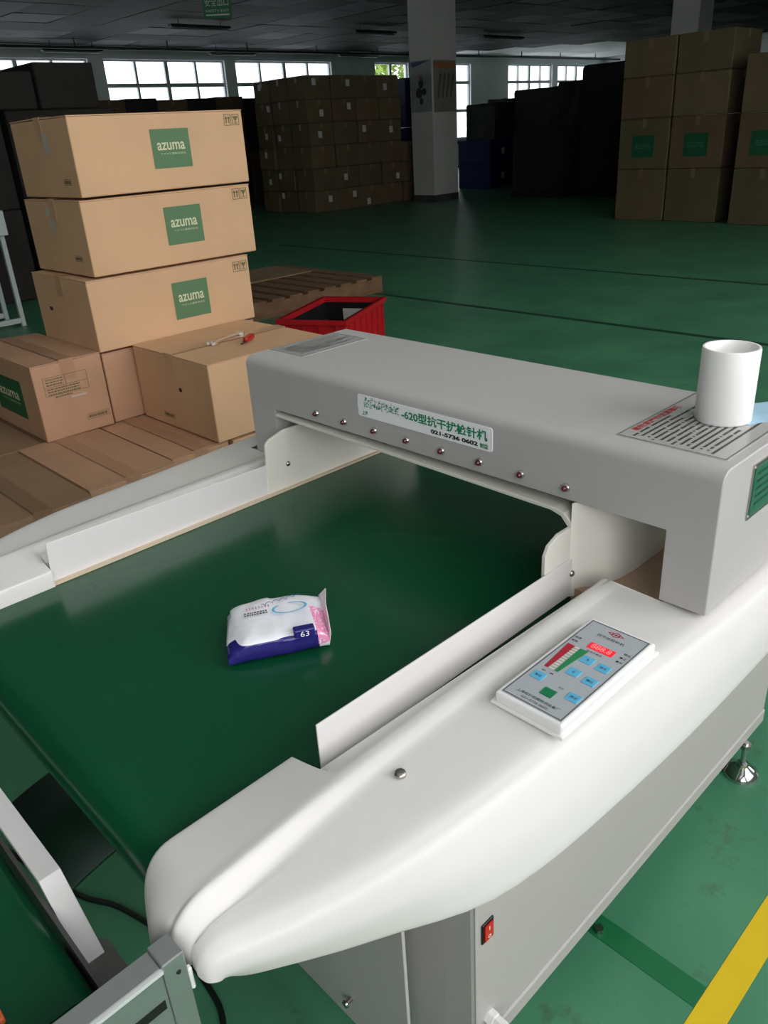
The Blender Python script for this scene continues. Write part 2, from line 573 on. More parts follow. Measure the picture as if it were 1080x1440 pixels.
def lamp_bar(x, y0, y1, z, label):
    p = empty('ceiling_lamp', (x, (y0 + y1) / 2, z))
    h = (y1 - y0) / 2
    prism('reflector', [(-0.09, 0.0), (0.09, 0.0), (0.05, 0.06), (-0.05, 0.06)], -h, h, 'y', M('lamp_reflector', (60, 64, 64), 0.5), p)
    for s in (-1, 1):
        bmp = bmesh.new(); bm_lathe(bmp, [(0.016, -h + 0.04), (0.016, h - 0.04)], (s * 0.04, 0, -0.018), (0, 1, 0), 8)
        from_bm('tube_lamp', bmp, M('tube_lamp_off', (120, 124, 124), 0.4), p, True)
        box('suspension_rod', -0.008, 0.008, s * h * 0.7 - 0.008, s * h * 0.7 + 0.008, 0.06, HC - z - 0.02, m_pipe, p)
    tag(p, label, 'lamp', 'unlit lamps under the ceiling')
for i, (x, y0, y1, z, lb) in enumerate([
        (-17.1, 10.2, 11.8, 3.78, 'unlit ceiling lamp bar just below the green hanging sign'),
        (-21.2, 9.0, 10.6, 3.70, 'unlit lamp bar by the windows above the dark crates'),
        (-21.2, 13.9, 15.5, 3.70, 'unlit lamp bar in front of the pier between the window pairs'),
        (-21.2, 18.8, 20.6, 3.72, 'unlit lamp bar by the blank wall next to the windows'),
        (-16.7, 15.4, 16.9, 3.78, 'unlit ceiling lamp bar beside the top of the poster column'),
        (-16.7, 20.6, 22.6, 3.80, 'unlit ceiling lamp bar at the other side of the poster column')]):
    lamp_bar(x, y0, y1, z, lb)

# hanging exit sign
sg = empty('exit_sign', (-12.5, 8.35, 3.32))
sg.rotation_euler = (0, 0, math.radians(52))
box('panel', -0.24, 0.24, -0.015, 0.015, 0.0, 0.40, m_sign, sg, 0.006)
for s in (-1, 1):
    box('suspension_rod', s * 0.18 - 0.006, s * 0.18 + 0.006, -0.006, 0.006, 0.40, HC - 3.32 - 0.02, m_pipe, sg)
text('lettering', '安全出口', 0.1, m_signtxt, sg, (0, -0.017, 0.24), (1, 0, 0), (0, 0, 1), fitw=0.40, fith=0.13)
text('small_lettering', 'SAFETY EXIT', 0.05, m_signtxt, sg, (0, -0.017, 0.11), (1, 0, 0), (0, 0, 1), fitw=0.40, fith=0.035)
box('stripe', -0.2, 0.2, -0.018, -0.015, 0.04, 0.06, m_signtxt, sg)
tag(sg, 'green hanging exit sign with white lettering under the ceiling', 'sign')

# ================================================================== NEEDLE DETECTOR
mach = empty('needle_detector', (0, 0, 0))
tag(mach, 'grey and white conveyor needle detector with green belt and tunnel head', 'machine')
ZB = 0.80

# belt (closed loop round its end rollers)
def capsule(y0, y1, zt, r, n=12):
    pts = []
    for k in range(n + 1):
        a = math.pi / 2 + math.pi * k / n
        pts.append((y0 + r * math.cos(a), zt - r + r * math.sin(a)))
    for k in range(n + 1):
        a = -math.pi / 2 + math.pi * k / n
        pts.append((y1 + r * math.cos(a), zt - r + r * math.sin(a)))
    return pts
bm = bmesh.new(); bm_prism(bm, capsule(-0.598, 0.70, ZB, 0.036, 16), -0.341, 0.258, 'x')
b = from_bm('belt', bm, m_belt, mach, True); sharp(b, 50)
bm = bmesh.new(); bm_lathe(bm, [(0.012, 0), (0.012, 0.66)], (-0.37, -0.598, 0.764), (1, 0, 0), 12)
from_bm('roller_shaft', bm, m_steel, mach, True)
box('bed_frame', -0.335, 0.252, -0.54, 0.66, 0.66, 0.727, m_cab, mach)

# dark curved sheet under the belt end
bm = bmesh.new()
N = 14
rows = []
for k in range(N + 1):
    t = k / N
    y = -0.46 - 0.19 * t
    z = 0.512 - 0.004 * t - 0.030 * t ** 2.5
    rows.append([bm.verts.new((x, y, z)) for x in (-0.315, -0.095)])
for a, c in zip(rows, rows[1:]):
    bm.faces.new((a[0], a[1], c[1], c[0]))
ch = from_bm('lower_sheet', bm, m_lower_sheet, mach, True)
so = ch.modifiers.new('sheet', 'SOLIDIFY'); so.thickness = 0.006
tag(ch, 'dark green curved sheet hanging below the belt end')

# housing: inverted U of bent sheet
bm = bmesh.new()
U = [(-0.4527, 0.846), (-0.378, 0.846), (-0.378, 0.943), (0.3927, 0.943), (0.3927, 0.846), (0.4527, 0.846), (0.4527, 1.0326), (-0.4527, 1.0326)]
bm_prism(bm, U, 0.0, 0.266, 'y')
es = [e for e in bm.edges if abs(e.verts[0].co.z - 1.0326) < 1e-6 and abs(e.verts[1].co.z - 1.0326) < 1e-6 and abs(e.verts[0].co.y - e.verts[1].co.y) < 1e-6]
bmesh.ops.bevel(bm, geom=es, offset=0.017, segments=6, profile=0.5, affect='EDGES')
h = from_bm('housing', bm, m_grey, mach, True)
bv = h.modifiers.new('edge', 'BEVEL'); bv.width = 0.0015; bv.segments = 2; bv.limit_method = 'ANGLE'; bv.angle_limit = math.radians(40)
sharp(h, 40)
tag(h, 'grey powder-coated tunnel head')

# indicator lamps
for i in range(8):
    x = -0.2545 + 0.0724 * i
    ld = lathe('indicator_lamp', [(0.0062, 0), (0.0062, 0.002), (0.0048, 0.004)], (x, 0.0, 0.960), (0, -1, 0), m_chrome, mach, 14)
    lathe('lens', [(0.0044, 0.003), (0.0040, 0.0062), (0.0024, 0.0085), (0.0006, 0.0095)], (x, 0.0, 0.960), (0, -1, 0), m_red_led, ld, 12)

# front label
FR, FU = (1, 0, 0), (0, 0, 1)
lab = box('model_label', -0.1445, 0.1305, -0.0008, 0.0, 0.9805, 1.0155, m_white, mach)
bm = bmesh.new()
bm_box(bm, -0.1445, 0.1305, -0.0012, 0.0, 0.9795, 1.0155)
me = bpy.data.meshes.new('model_label'); 
ve = [e for e in bm.edges if abs(e.verts[0].co.y - e.verts[1].co.y) > 1e-5]
bmesh.ops.bevel(bm, geom=ve, offset=0.004, segments=4, profile=0.5, affect='EDGES')
bmesh.ops.recalc_face_normals(bm, faces=bm.faces); bm.to_mesh(me); bm.free()
me.materials.append(m_white); lab.data = me
text('model_lettering', '-620型抗干扰检针机', 0.02, m_ink_green, lab, (0.0385, -0.0016, 1.0018), FR, FU, offset=0.0006, fitw=0.168, fith=0.0165)
text('phone_lettering', '021-5736 0602', 0.01, m_ink, lab, (0.060, -0.0016, 0.9868), FR, FU, offset=0.0005, fitw=0.090, fith=0.0068)
text('maker_lettering', '制造', 0.008, m_ink_green, lab, (0.116, -0.0016, 0.9862), FR, FU, offset=0.0003, fitw=0.015)
text('place_lettering', '上海', 0.01, m_ink_green, lab, (-0.128, -0.0016, 0.9865), FR, FU, offset=0.0003, fitw=0.013, fith=0.008)
def worn(b):
    rnd = random.Random(3)
    for k in range(7):
        x0 = -0.038 + k * 0.0115
        for q in range(17):
            x = x0 + rnd.uniform(0, 0.010); y = rnd.uniform(-0.007, 0.007)
            if rnd.random() < 0.5: bm_quad2(b, x, x + rnd.uniform(.002, .005), y, y + .0011)
            else: bm_quad2(b, x, x + .0011, y, y + rnd.uniform(.002, .005))
print2('worn_lettering', worn, m_ink_green, lab, (-0.094, -0.0016, 1.0030), FR, FU)

# printed notices on the head's top
def notice(x0, x1, y0, y1, z, title, ink, nm):
    s = box(nm, x0, x1, y0, y1, z, z + 0.0006, M('notice_film', (172, 172, 169), 0.22), mach)
    zz = z + 0.001
    w, hh = y1 - y0, x1 - x0
    R, Uu = (0, 1, 0), (-1, 0, 0)
    cx, cy = (x0 + x1) / 2, (y0 + y1) / 2
    print2('notice_border', lambda b: bm_frame2(b, -w / 2 + .002, w / 2 - .002, -hh / 2 + .002, hh / 2 - .002, 0.0010), ink, s, (cx, cy, zz), R, Uu)
    def lines(b):
        rnd = random.Random(int(x0 * 1000))
        nl = 13
        for k in range(nl):
            y = hh / 2 - 0.022 - k * (hh - 0.034) / nl
            x = -w / 2 + 0.010 + (0.006 if k % 3 else 0)
            xe = w / 2 - 0.012 - rnd.choice([0, 0, .02, .06, .1])
            while x < xe:
                l = rnd.uniform(.0024, .0034)
                bm_quad2(b, x, min(x + l, xe), y, y + .0034)
                x += l + .0011 + (0.004 if rnd.random() < .1 else 0)
    print2('notice_text', lines, ink, s, (cx, cy, zz), R, Uu)
    if title:
        text('notice_title', title, 0.012, m_ink_red, s, (x0 + 0.0105, cy - 0.02, zz), R, Uu, offset=0.0003, fitw=w * 0.55, fith=0.011)
    return s
notice(0.297, 0.440, 0.034, 0.249, 1.0326, '检针机操作注意事项', m_ink_grey, 'operating_notice')
notice(-0.449, -0.350, 0.055, 0.215, 1.0326, None, M('ink_faded', (112, 112, 110), 0.5), 'specification_notice')

# green nameplate on the side
npl = box('nameplate', 0.4527, 0.4545, 0.079, 0.215, 0.944, 1.016, m_steel, mach)
box('nameplate_face', 0.4545, 0.4549, 0.084, 0.210, 0.949, 1.011, m_plate_green, npl)
def npx(b):
    rnd = random.Random(5)
    for k in range(5):
        y = 0.020 - k * .010
        x = -0.055
        while x < 0.05:
            l = rnd.uniform(.004, .012); bm_quad2(b, x, x + l, y, y + .0035); x += l + .002
print2('nameplate_text', npx, M('nameplate_engraving', (22, 66, 52), 0.4), npl, (0.4552, 0.147, 0.98), (0, 1, 0), (0, 0, 1))
for yy, zz in ((0.083, 0.948), (0.083, 1.012), (0.211, 0.948), (0.211, 1.012)):
    lathe('rivet', [(0.0022, 0), (0.0018, 0.0009), (0.0005, 0.0014)], (0.4545, yy, zz), (1, 0, 0), m_steel, npl, 8)

# tunnel duct: side plates, lip and roof, curved outer wall
side = [(-0.063, 0.797), (-0.056, 0.897), (-0.046, 0.905), (-0.012, 0.9145), (0.33, 0.9145), (0.33, 0.797)]
prism('duct_side', side, -0.347, -0.341, 'x', m_duct, mach, 0.0012)
side_r = [(-0.060, 0.80), (-0.060, 0.885), (-0.052, 0.898), (-0.030, 0.9065), (0.020, 0.9065), (0.33, 0.9065), (0.33, 0.80)]
prism('duct_side', side_r, 0.2585, 0.2645, 'x', m_duct, mach, 0.0012)
lip = [(-0.372, 0.931), (0.232, 0.9228), (0.248, 0.9185), (0.2585, 0.9068), (0.2650, 0.9068), (0.2655, 0.912), (0.252, 0.925), (0.236, 0.9278), (-0.372, 0.936)]
prism('duct_roof', lip, -0.004, 0.27, 'y', m_duct, mach, 0.001)
wall_poly = [(0.2646, -0.004), (0.2675, 0.000), (0.274, 0.010), (0.284, 0.023), (0.294, 0.040), (0.302, 0.065), (0.306, 0.10), (0.306, 0.27), (0.2646, 0.27)]
bm = bmesh.new(); bm_prism(bm, wall_poly, 0.80, 0.942, 'z')
o = from_bm('duct_outer_wall', bm, m_duct, mach, True); sharp(o, 40)
box('bed_board', 0.2646, 0.376, 0.004, 0.262, 0.790, 0.812, m_plywood, mach)
box('inner_wall', -0.377, -0.352, 0.05, 0.26, 0.80, 0.942, m_grey, mach)

# guide rails
def rail(name, poly, x0, x1, screw):
    r = prism(name, poly, x0, x1, 'x', m_railw, mach, 0.0006)
    for (yy, zz) in screw:
        sx = x1 if x0 > 0 else x1
        lathe('screw', [(0.0052, 0), (0.0048, 0.0016), (0.003, 0.0032), (0.0006, 0.0036)], (sx, yy, zz), (1, 0, 0), m_steel, r, 14)
    return r
rail('guide_rail', [(-0.450, 0.802), (-0.450, 0.8625), (0.016, 0.8595), (0.016, 0.802)], 0.265, 0.267, [(0.0, 0.8365)])
rail('guide_rail', [(-0.471, 0.8005), (-0.466, 0.867), (-0.058, 0.8595), (-0.058, 0.8005)], -0.3445, -0.3425, [])
lathe('screw', [(0.0052, 0), (0.0048, 0.0016), (0.003, 0.0032), (0.0006, 0.0036)], (-0.341, -0.011, 0.848), (1, 0, 0), m_steel, mach, 14)
box('edge_strip', -0.3424, -0.3335, -0.500, 0.33, 0.7995, 0.8035, m_wood_strip, mach)

# moulded side covers (long boat-shaped shells), one at each side
def lerp_tab(tab, y):
    if y <= tab[0][0]: return tab[0][1]
    for (a, va), (c, vc) in zip(tab, tab[1:]):
        if y <= c:
            t = (y - a) / (c - a)
            return va + (vc - va) * t
    return tab[-1][1]
def smooth_tab(tab, y):
    # Catmull-Rom through the table
    n = len(tab)
    if y <= tab[0][0]: return tab[0][1]
    if y >= tab[-1][0]: return tab[-1][1]
    for i in range(n - 1):
        if y <= tab[i + 1][0]:
            p0, p1, p2, p3 = tab[max(i - 1, 0)], tab[i], tab[i + 1], tab[min(i + 2, n - 1)]
            hh = p2[0] - p1[0]
            t = (y - p1[0]) / hh
            m1 = (p2[1] - p0[1]) / (p2[0] - p0[0]) * hh
            m2 = (p3[1] - p1[1]) / (p3[0] - p1[0]) * hh
            return (2 * t ** 3 - 3 * t * t + 1) * p1[1] + (t ** 3 - 2 * t * t + t) * m1 + (-2 * t ** 3 + 3 * t * t) * p2[1] + (t ** 3 - t * t) * m2
R2 = [(-0.61, 0.372), (-0.56, 0.394), (-0.49, 0.416), (-0.374, 0.433), (-0.195, 0.444), (0.143, 0.467), (0.45, 0.468), (0.95, 0.40)]
LOWX = [(-0.61, 0.376), (-0.56, 0.401), (-0.506, 0.424), (-0.43, 0.455), (-0.36, 0.468), (-0.274, 0.477), (-0.096, 0.487), (0.135, 0.489), (0.45, 0.487), (0.95, 0.41)]
LOWZ = [(-0.61, 0.768), (-0.506, 0.755), (-0.43, 0.745), (-0.36, 0.738), (-0.2, 0.738), (0.95, 0.738)]
def section(y):
    ze = 0.827
    xi = 0.2478 if y < -0.4705 else lerp_tab([(-0.467, 0.282), (0.05, 0.297), (0.95, 0.297)], y)
    r2, lx, lz = smooth_tab(R2, y), smooth_tab(LOWX, y), smooth_tab(LOWZ, y)
    zr1 = smooth_tab([(-0.61, 0.836), (-0.5, 0.843), (-0.3, 0.846), (0.95, 0.846)], y)
    zp = smooth_tab([(-0.61, 0.820), (-0.5, 0.834), (-0.35, 0.841), (0.95, 0.8425)], y)
    zr2 = smooth_tab([(-0.61, 0.820), (-0.5, 0.833), (-0.35, 0.840), (0.95, 0.8415)], y)
    r1 = 0.3235
    def L(p, q, t): return (p[0] + (q[0] - p[0]) * t, p[1] + (q[1] - p[1]) * t)
    A, B = (xi + 0.004, ze), (r1 - 0.010, zr1 - 0.0016)
    C, D = (r1 + 0.018, zp + 0.0002), (r2 - 0.020, zr2)
    E, F = (r2 + 0.009, zr2 - 0.010), (lx, lz)
    def W(t):
        q = L(E, F, t)
        return (q[0] + 0.007 * math.sin(math.pi * t), q[1] + 0.002 * math.sin(math.pi * t))
    P = [(xi + 0.004, 0.765), (xi, 0.800), (xi, ze - 0.006), (xi + 0.001, ze - 0.0015), A, L(A, B, .33), L(A, B, .66), B,
         (r1 - 0.003, zr1 - 0.0002), (r1 + 0.003, zr1 - 0.0004), (r1 + 0.010, (zr1 + zp) / 2), C, L(C, D, .33), L(C, D, .66), D,
         (r2 - 0.008, zr2 - 0.0012), (r2, zr2 - 0.0042), E, W(.25), W(.5), W(.8), F, (lx - 0.012, lz + 0.001)]
    if 0.003 < y < 0.262:                         # cut away under the tunnel opening
        P = [(0.398, 0.8425) if (x < 0.398 and i < 16) else (x, z) for i, (x, z) in enumerate(P)]
    return P
YEND = [-0.640, -0.648, -0.650, -0.652, -0.655, -0.662, -0.668, -0.668, -0.665, -0.662, -0.658, -0.654, -0.652, -0.652, -0.654, -0.655, -0.656, -0.654, -0.650, -0.644, -0.637, -0.629, -0.615]
XEND = [0.022, 0.022, 0.022, 0.021, 0.019, 0.012, 0.006, 0.002, 0.0, 0.0, 0.0, 0.0, -0.001, -0.004, -0.010, -0.014, -0.017, -0.018, -0.018, -0.017, -0.015, -0.013, -0.012]
ZEND = [0.765] * 4 + [0.767, 0.769, 0.771, 0.773, 0.775, 0.778, 0.784, 0.788, 0.789, 0.789, 0.789, 0.789, 0.789, 0.788, 0.787, 0.785, 0.782, 0.777, 0.786]
def catmull_pts(P, sub=5):
    Q = []
    n = len(P)
    for i in range(n - 1):
        p0, p1, p2, p3 = P[max(i - 1, 0)], P[i], P[i + 1], P[min(i + 2, n - 1)]
        for k in range(sub):
            t = k / sub
            Q.append(0.5 * ((2 * p1) + (p2 - p0) * t + (2 * p0 - 5 * p1 + 4 * p2 - p3) * t * t + (3 * p1 - p0 - 3 * p2 + p3) * t ** 3))
    Q.append(P[-1])
    return Q
def cover_rows():
    rows = []
    base = section(-0.61)
    NN = 14
    for k in range(NN, 0, -1):                      # rounded nose
        ph = math.pi / 2 * k / NN
        row = []
        for i, (x, z) in enumerate(base):
            zb = ZEND[i]
            ex = 0.8 if (i < 9 or i > 17) else 0.65
            sy = math.sin(ph) ** ex
            y = -0.61 + (YEND[i] + 0.61) * sy
            zz = zb + (z - zb) * (math.cos(ph) ** ex if ph < math.pi / 2 - 1e-6 else 0.0)
            row.append(Vector((x + XEND[i] * ((1 - math.cos(ph)) if i < 12 else sy), y, zz)))
        rows.append(row)
    ys = [-0.61, -0.58, -0.55, -0.52, -0.50, -0.48, -0.472, -0.4665, -0.44, -0.41, -0.38, -0.35, -0.32, -0.28, -0.24, -0.2, -0.14, -0.08, -0.02, 0.0025, 0.0035, 0.05, 0.12, 0.2, 0.2615, 0.2625, 0.3, 0.4, 0.5, 0.6, 0.7, 0.74]
    for y in ys:
        rows.append([Vector((x, y, z)) for x, z in section(y)])
    for k in range(1, 9):                           # far end rounds down
        ph = math.pi / 2 * k / 8
        rows.append([Vector((x, 0.74 + 0.05 * math.sin(ph), 0.745 + (z - 0.745) * math.cos(ph) ** 0.8 if k < 8 else 0.745)) for x, z in section(0.74)])
    return [catmull_pts(r, 3) for r in rows]
CR = cover_rows()
def cover(mirror):
    bm = bmesh.new()
    V = [[bm.verts.new(((-0.083 - p.x) if mirror else p.x, p.y, p.z)) for p in r] for r in CR]
    for a, c in zip(V, V[1:]):
        for i in range(len(a) - 1):
            bm.faces.new((a[i], a[i + 1], c[i + 1], c[i]))
    o = from_bm('side_cover', bm, m_cover, mach, True)
    sharp(o, 50)
    return o
cv = cover(False)
cover(True)
for (x, y) in ((0.358, -0.425), (0.372, -0.165)):
    if y < -0.3:
        s = lathe('cover_screw', [(0.006, -0.002), (0.006, 0.001), (0.0048, 0.0026), (0.0036, 0.003)], (x, y, 0.841), (0, 0, 1), m_steel, cv, 16)

# control panel
cp = empty('control_panel', (0, 0, 0)); cp.parent = mach
bm = bmesh.new()
bm_box(bm, 0.3575, 0.4475, -0.289, -0.099, 0.842, 0.8465, 0.0015)
bm_box(bm, 0.3615, 0.4445, -0.2865, -0.1025, 0.845, 0.858, 0.003, 3)
cpb = from_bm('panel_box', bm, m_whiteplastic, mach)
cpb.parent = cp
PX0, PX1, PY0, PY1, PZ = 0.3665, 0.4405, -0.2815, -0.1075, 0.858
film = box('panel_film', PX0, PX1, PY0, PY1, PZ, PZ + 0.0006, m_panel, cp)
PW, PH = PX1 - PX0, PY1 - PY0
def pp(a, b): return (PX0 + a * PW, PY1 - b * PH, PZ + 0.0009)
RX, UY = (1, 0, 0), (0, 1, 0)
print2('film_border', lambda b: bm_frame2(b, -PW / 2 + .001, PW / 2 - .001, -PH / 2 + .001, PH / 2 - .001, 0.0009), m_ink_grey, cp, pp(.5, .5), RX, UY)
def diamond(b):
    w, hh, t = .0105, .0052, .0012
    for sx in (-1, 1):
        for sy in (-1, 1):
            b.faces.new([b.verts.new(v) for v in ((sx * w, 0, 0), (0, sy * hh, 0), (0, sy * (hh - t), 0), (sx * (w - t * 1.8), 0, 0))])
    for x in (-.004, 0, .004): bm_quad2(b, x - .0006, x + .0006, -.0022, .0022)
    bm_quad2(b, -.005, .005, -.0005, .0005)
print2('maker_emblem', diamond, m_ink_red, cp, pp(.5, .062), RX, UY)
text('panel_title', '抗干扰检针机', 0.006, m_ink, cp, pp(.5, .128), RX, UY, fitw=0.034, fith=0.0052)
dx, dy, _ = pp(.53, .262)
dsp = box('display', dx - .0155, dx + .0155, dy - .0058, dy + .0058, PZ + .0006, PZ + .0012, m_display, cp)
text('digits', '888.8', 0.008, m_digit, cp, (dx, dy, PZ + .0015), RX, UY, fitw=0.024, fith=0.008)
text('display_caption', '检测灵敏度', 0.004, m_ink, cp, pp(.5, .325), RX, UY, fitw=0.019, fith=0.003)
def bar(a0, b0, a1, b1, w0, w1):
    def f(bb):
        x0, y0, _ = pp(a0, b0); x1, y1, _ = pp(a1, b1)
        bb.faces.new([bb.verts.new(v) for v in ((x1 - w1, y1, 0), (x1 + w1, y1, 0), (x0 + w0, y0, 0), (x0 - w0, y0, 0))])
    return f
print2('red_scale', bar(.13, .335, .15, .635, .0052, .0024), M('scale_red', (170, 30, 52), 0.4), cp, (0, 0, PZ + .0009), RX, UY)
print2('green_scale', bar(.345, .335, .325, .635, .0054, .0022), M('scale_green', (40, 130, 80), 0.4), cp, (0, 0, PZ + .0009), RX, UY)
def ladder(bb):
    for k in range(11):
        x, y, _ = pp(.235, .345 + k * .028)
        bm_quad2(bb, x - .0034, x + .0034, y - .0013, y + .0013)
print2('scale_marks', ladder, M('scale_marks', (214, 210, 196), 0.4), cp, (0, 0, PZ + .0010), RX, UY)
text('scale_caption', '低   高', 0.004, m_ink, cp, pp(.24, .672), RX, UY, fitw=0.015, fith=0.003)
text('side_caption', '电源', 0.004, m_ink, cp, pp(.10, .24), RX, UY, fitw=0.008)
text('side_caption', '报警', 0.004, m_ink, cp, pp(.10, .285), RX, UY, fitw=0.008)
for k, s in enumerate(('增加', '●正', '●反')):
    text('side_caption', s, 0.004, m_ink, cp, pp(.89, .21 + .048 * k), RX, UY, fitw=0.008)
for a, b_, t, mt in ((.52, .414, '↑', m_key), (.80, .426, '增大', m_key), (.53, .572, '↓', m_key), (.82, .588, '确认', m_key), (.19, .738, '复位', m_key), (.52, .835, '', m_keyg), (.845, .78, '测试', m_key)):
    x, y, _ = pp(a, b_)
    k = box('key', x - .0074, x + .0074, y - .0066, y + .0066, PZ + .0005, PZ + .0013, mt, cp, 0.0004, 1)
    if t:
        text('key_caption', t, 0.004, m_ink, cp, (x, y, PZ + .0016), RX, UY, fitw=(0.0035 if len(t) == 1 else .0085))
text('maker_line', '上海检针机械检测设备厂', 0.006, m_ink, cp, pp(.5, .925), RX, UY, fitw=0.052, fith=0.0045)
text('phone_line', '021-5736 0602', 0.006, m_ink, cp, pp(.5, .962), RX, UY, fitw=0.032, fith=0.0032)
text('key_caption', '启动', 0.004, m_ink, cp, pp(.60, .752), RX, UY, fitw=0.006)

# cabinet
box('cabinet_body', -0.383, 0.297, -0.236, 0.80, 0.095, 0.765, m_cab, mach)
sp = box('side_panel', 0.297, 0.3005, -0.249, 0.80, 0.128, 0.765, m_cab, mach, 0.0008, 1)
prism('bottom_rail', [(0.296, 0.092), (0.3035, 0.092), (0.3035, 0.122), (0.3005, 0.126), (0.296, 0.126)], -0.249, 0.80, 'y', m_cab, mach)
pst = [(0.2975, -0.2485), (0.2965, -0.2495), (0.2935, -0.2515), (0.242, -0.2535), (0.238, -0.2505), (0.238, -0.236), (0.2975, -0.236)]
prism('corner_post', pst, 0.092, 0.765, 'z', m_cab, mach)
fp = box('front_panel', -0.345, 0.250, -0.341, -0.335, 0.09, 0.762, m_cab, mach, 0.0012, 2)
box('front_panel_frame', -0.345, 0.19, -0.335, -0.236, 0.62, 0.70, m_cab, mach)
box('recess_panel', 0.05, 0.2415, -0.2535, -0.2370, 0.0, 0.765, m_cab, mach)
x_, z_ = 0.03, 0.152
lathe('screw', [(0.004, 0), (0.004, 0.012), (0.007, 0.012), (0.006, 0.015), (0.001, 0.016)], (x_ + 0.09, -0.341, z_), (0, -1, 0), m_steel, fp, 14)
sw = box('power_switch', 0.3005, 0.3035, -0.2375, -0.2115, 0.349, 0.388, m_black, mach, 0.001, 1)
prism('rocker', [(-0.2335, 0.353), (-0.2155, 0.353), (-0.2155, 0.384), (-0.2335, 0.384)], 0.3035, 0.306, 'x', m_red, sw, 0.001)
bm = bmesh.new(); bm_lathe(bm, [(0.0032, 0), (0.0032, .0003), (0.0022, .0003), (0.0022, 0)], (0.3062, -0.2245, 0.3605), (1, 0, 0), 16, False)
from_bm('off_mark', bm, m_white, sw)
box('on_mark', 0.306, 0.3064, -0.2252, -0.2238, 0.373, 0.380, m_white, sw)
cg = lathe('cable_gland', [(0.013, 0), (0.013, 0.012), (0.0115, 0.013), (0.0115, 0.03), (0.008, 0.034)], (0.3005, -0.219, 0.166), (1, 0, 0), m_whiteplastic, mach, 6, False)
tube('gland_cable', [(0.33, -0.219, 0.166), (0.345, -0.22, 0.162), (0.352, -0.228, 0.13), (0.345, -0.25, 0.04), (0.32, -0.30, 0.006), (0.2, -0.40, 0.006)], 0.0045, m_rubber, cg)
def foot(x, y):
    f = lathe('levelling_foot', [(0.039, 0), (0.039, 0.006), (0.037, 0.011), (0.026, 0.02), (0.014, 0.028), (0.012, 0.034), (0.0075, 0.036)], (x, y, 0), (0, 0, 1), m_chrome, mach, 28)
    lathe('threaded_stem', [(0.0065, 0.034), (0.0065, 0.095)], (x, y, 0), (0, 0, 1), m_chrome, f, 12)
    lathe('lock_nut', [(0.013, 0.078), (0.013, 0.09)], (x, y, 0), (0, 0, 1), m_steel, f, 6, False)
for x in (0.272, -0.35):
    for y in (-0.18, 0.70):
        foot(x + (0.035 if (x > 0 and y > 0) else 0), y)
for (x, y) in ((0.268, 0.145),):
    lathe('lock_nut', [(0.009, 0.0), (0.009, 0.010)], (0.286, 0.13, 0.0), (0, 0, 1), m_steel, mach, 6, False)

# things on the machine
cup = empty('cup', (0.374, 0.165, 1.0338))
prof = [(0.0295, 0.0), (0.0335, 0.0), (0.0345, 0.0015), (0.0345, 0.0915), (0.0338, 0.0935), (0.0312, 0.0935), (0.0305, 0.092), (0.0305, 0.078), (0.0292, 0.077), (0.0292, 0.004), (0.0005, 0.004)]
o = lathe('wall', prof, (0, 0, 0), (0, 0, 1), m_pvc, cup, 48, True, False); sharp(o, 40)
bm = bmesh.new(); bm_lathe(bm, [(0.0290, 0.0005), (0.0290, 0.004)], (0, 0, 0), (0, 0, 1), 32)
from_bm('bottom', bm, m_pvc, cup)
tag(cup, 'white plastic pipe cup standing on the grey tunnel head', 'cup')
cardp = [(0.405, 0.135), (0.440, 0.215), (0.395, 0.285), (0.352, 0.215)]
cd_ = prism('card', [(0.409, 0.160), (0.443, 0.222), (0.392, 0.262), (0.356, 0.205)], 1.0334, 1.0338, 'z', m_card)
tag(cd_, 'pale blue card lying flat on the tunnel head behind the cup', 'card')

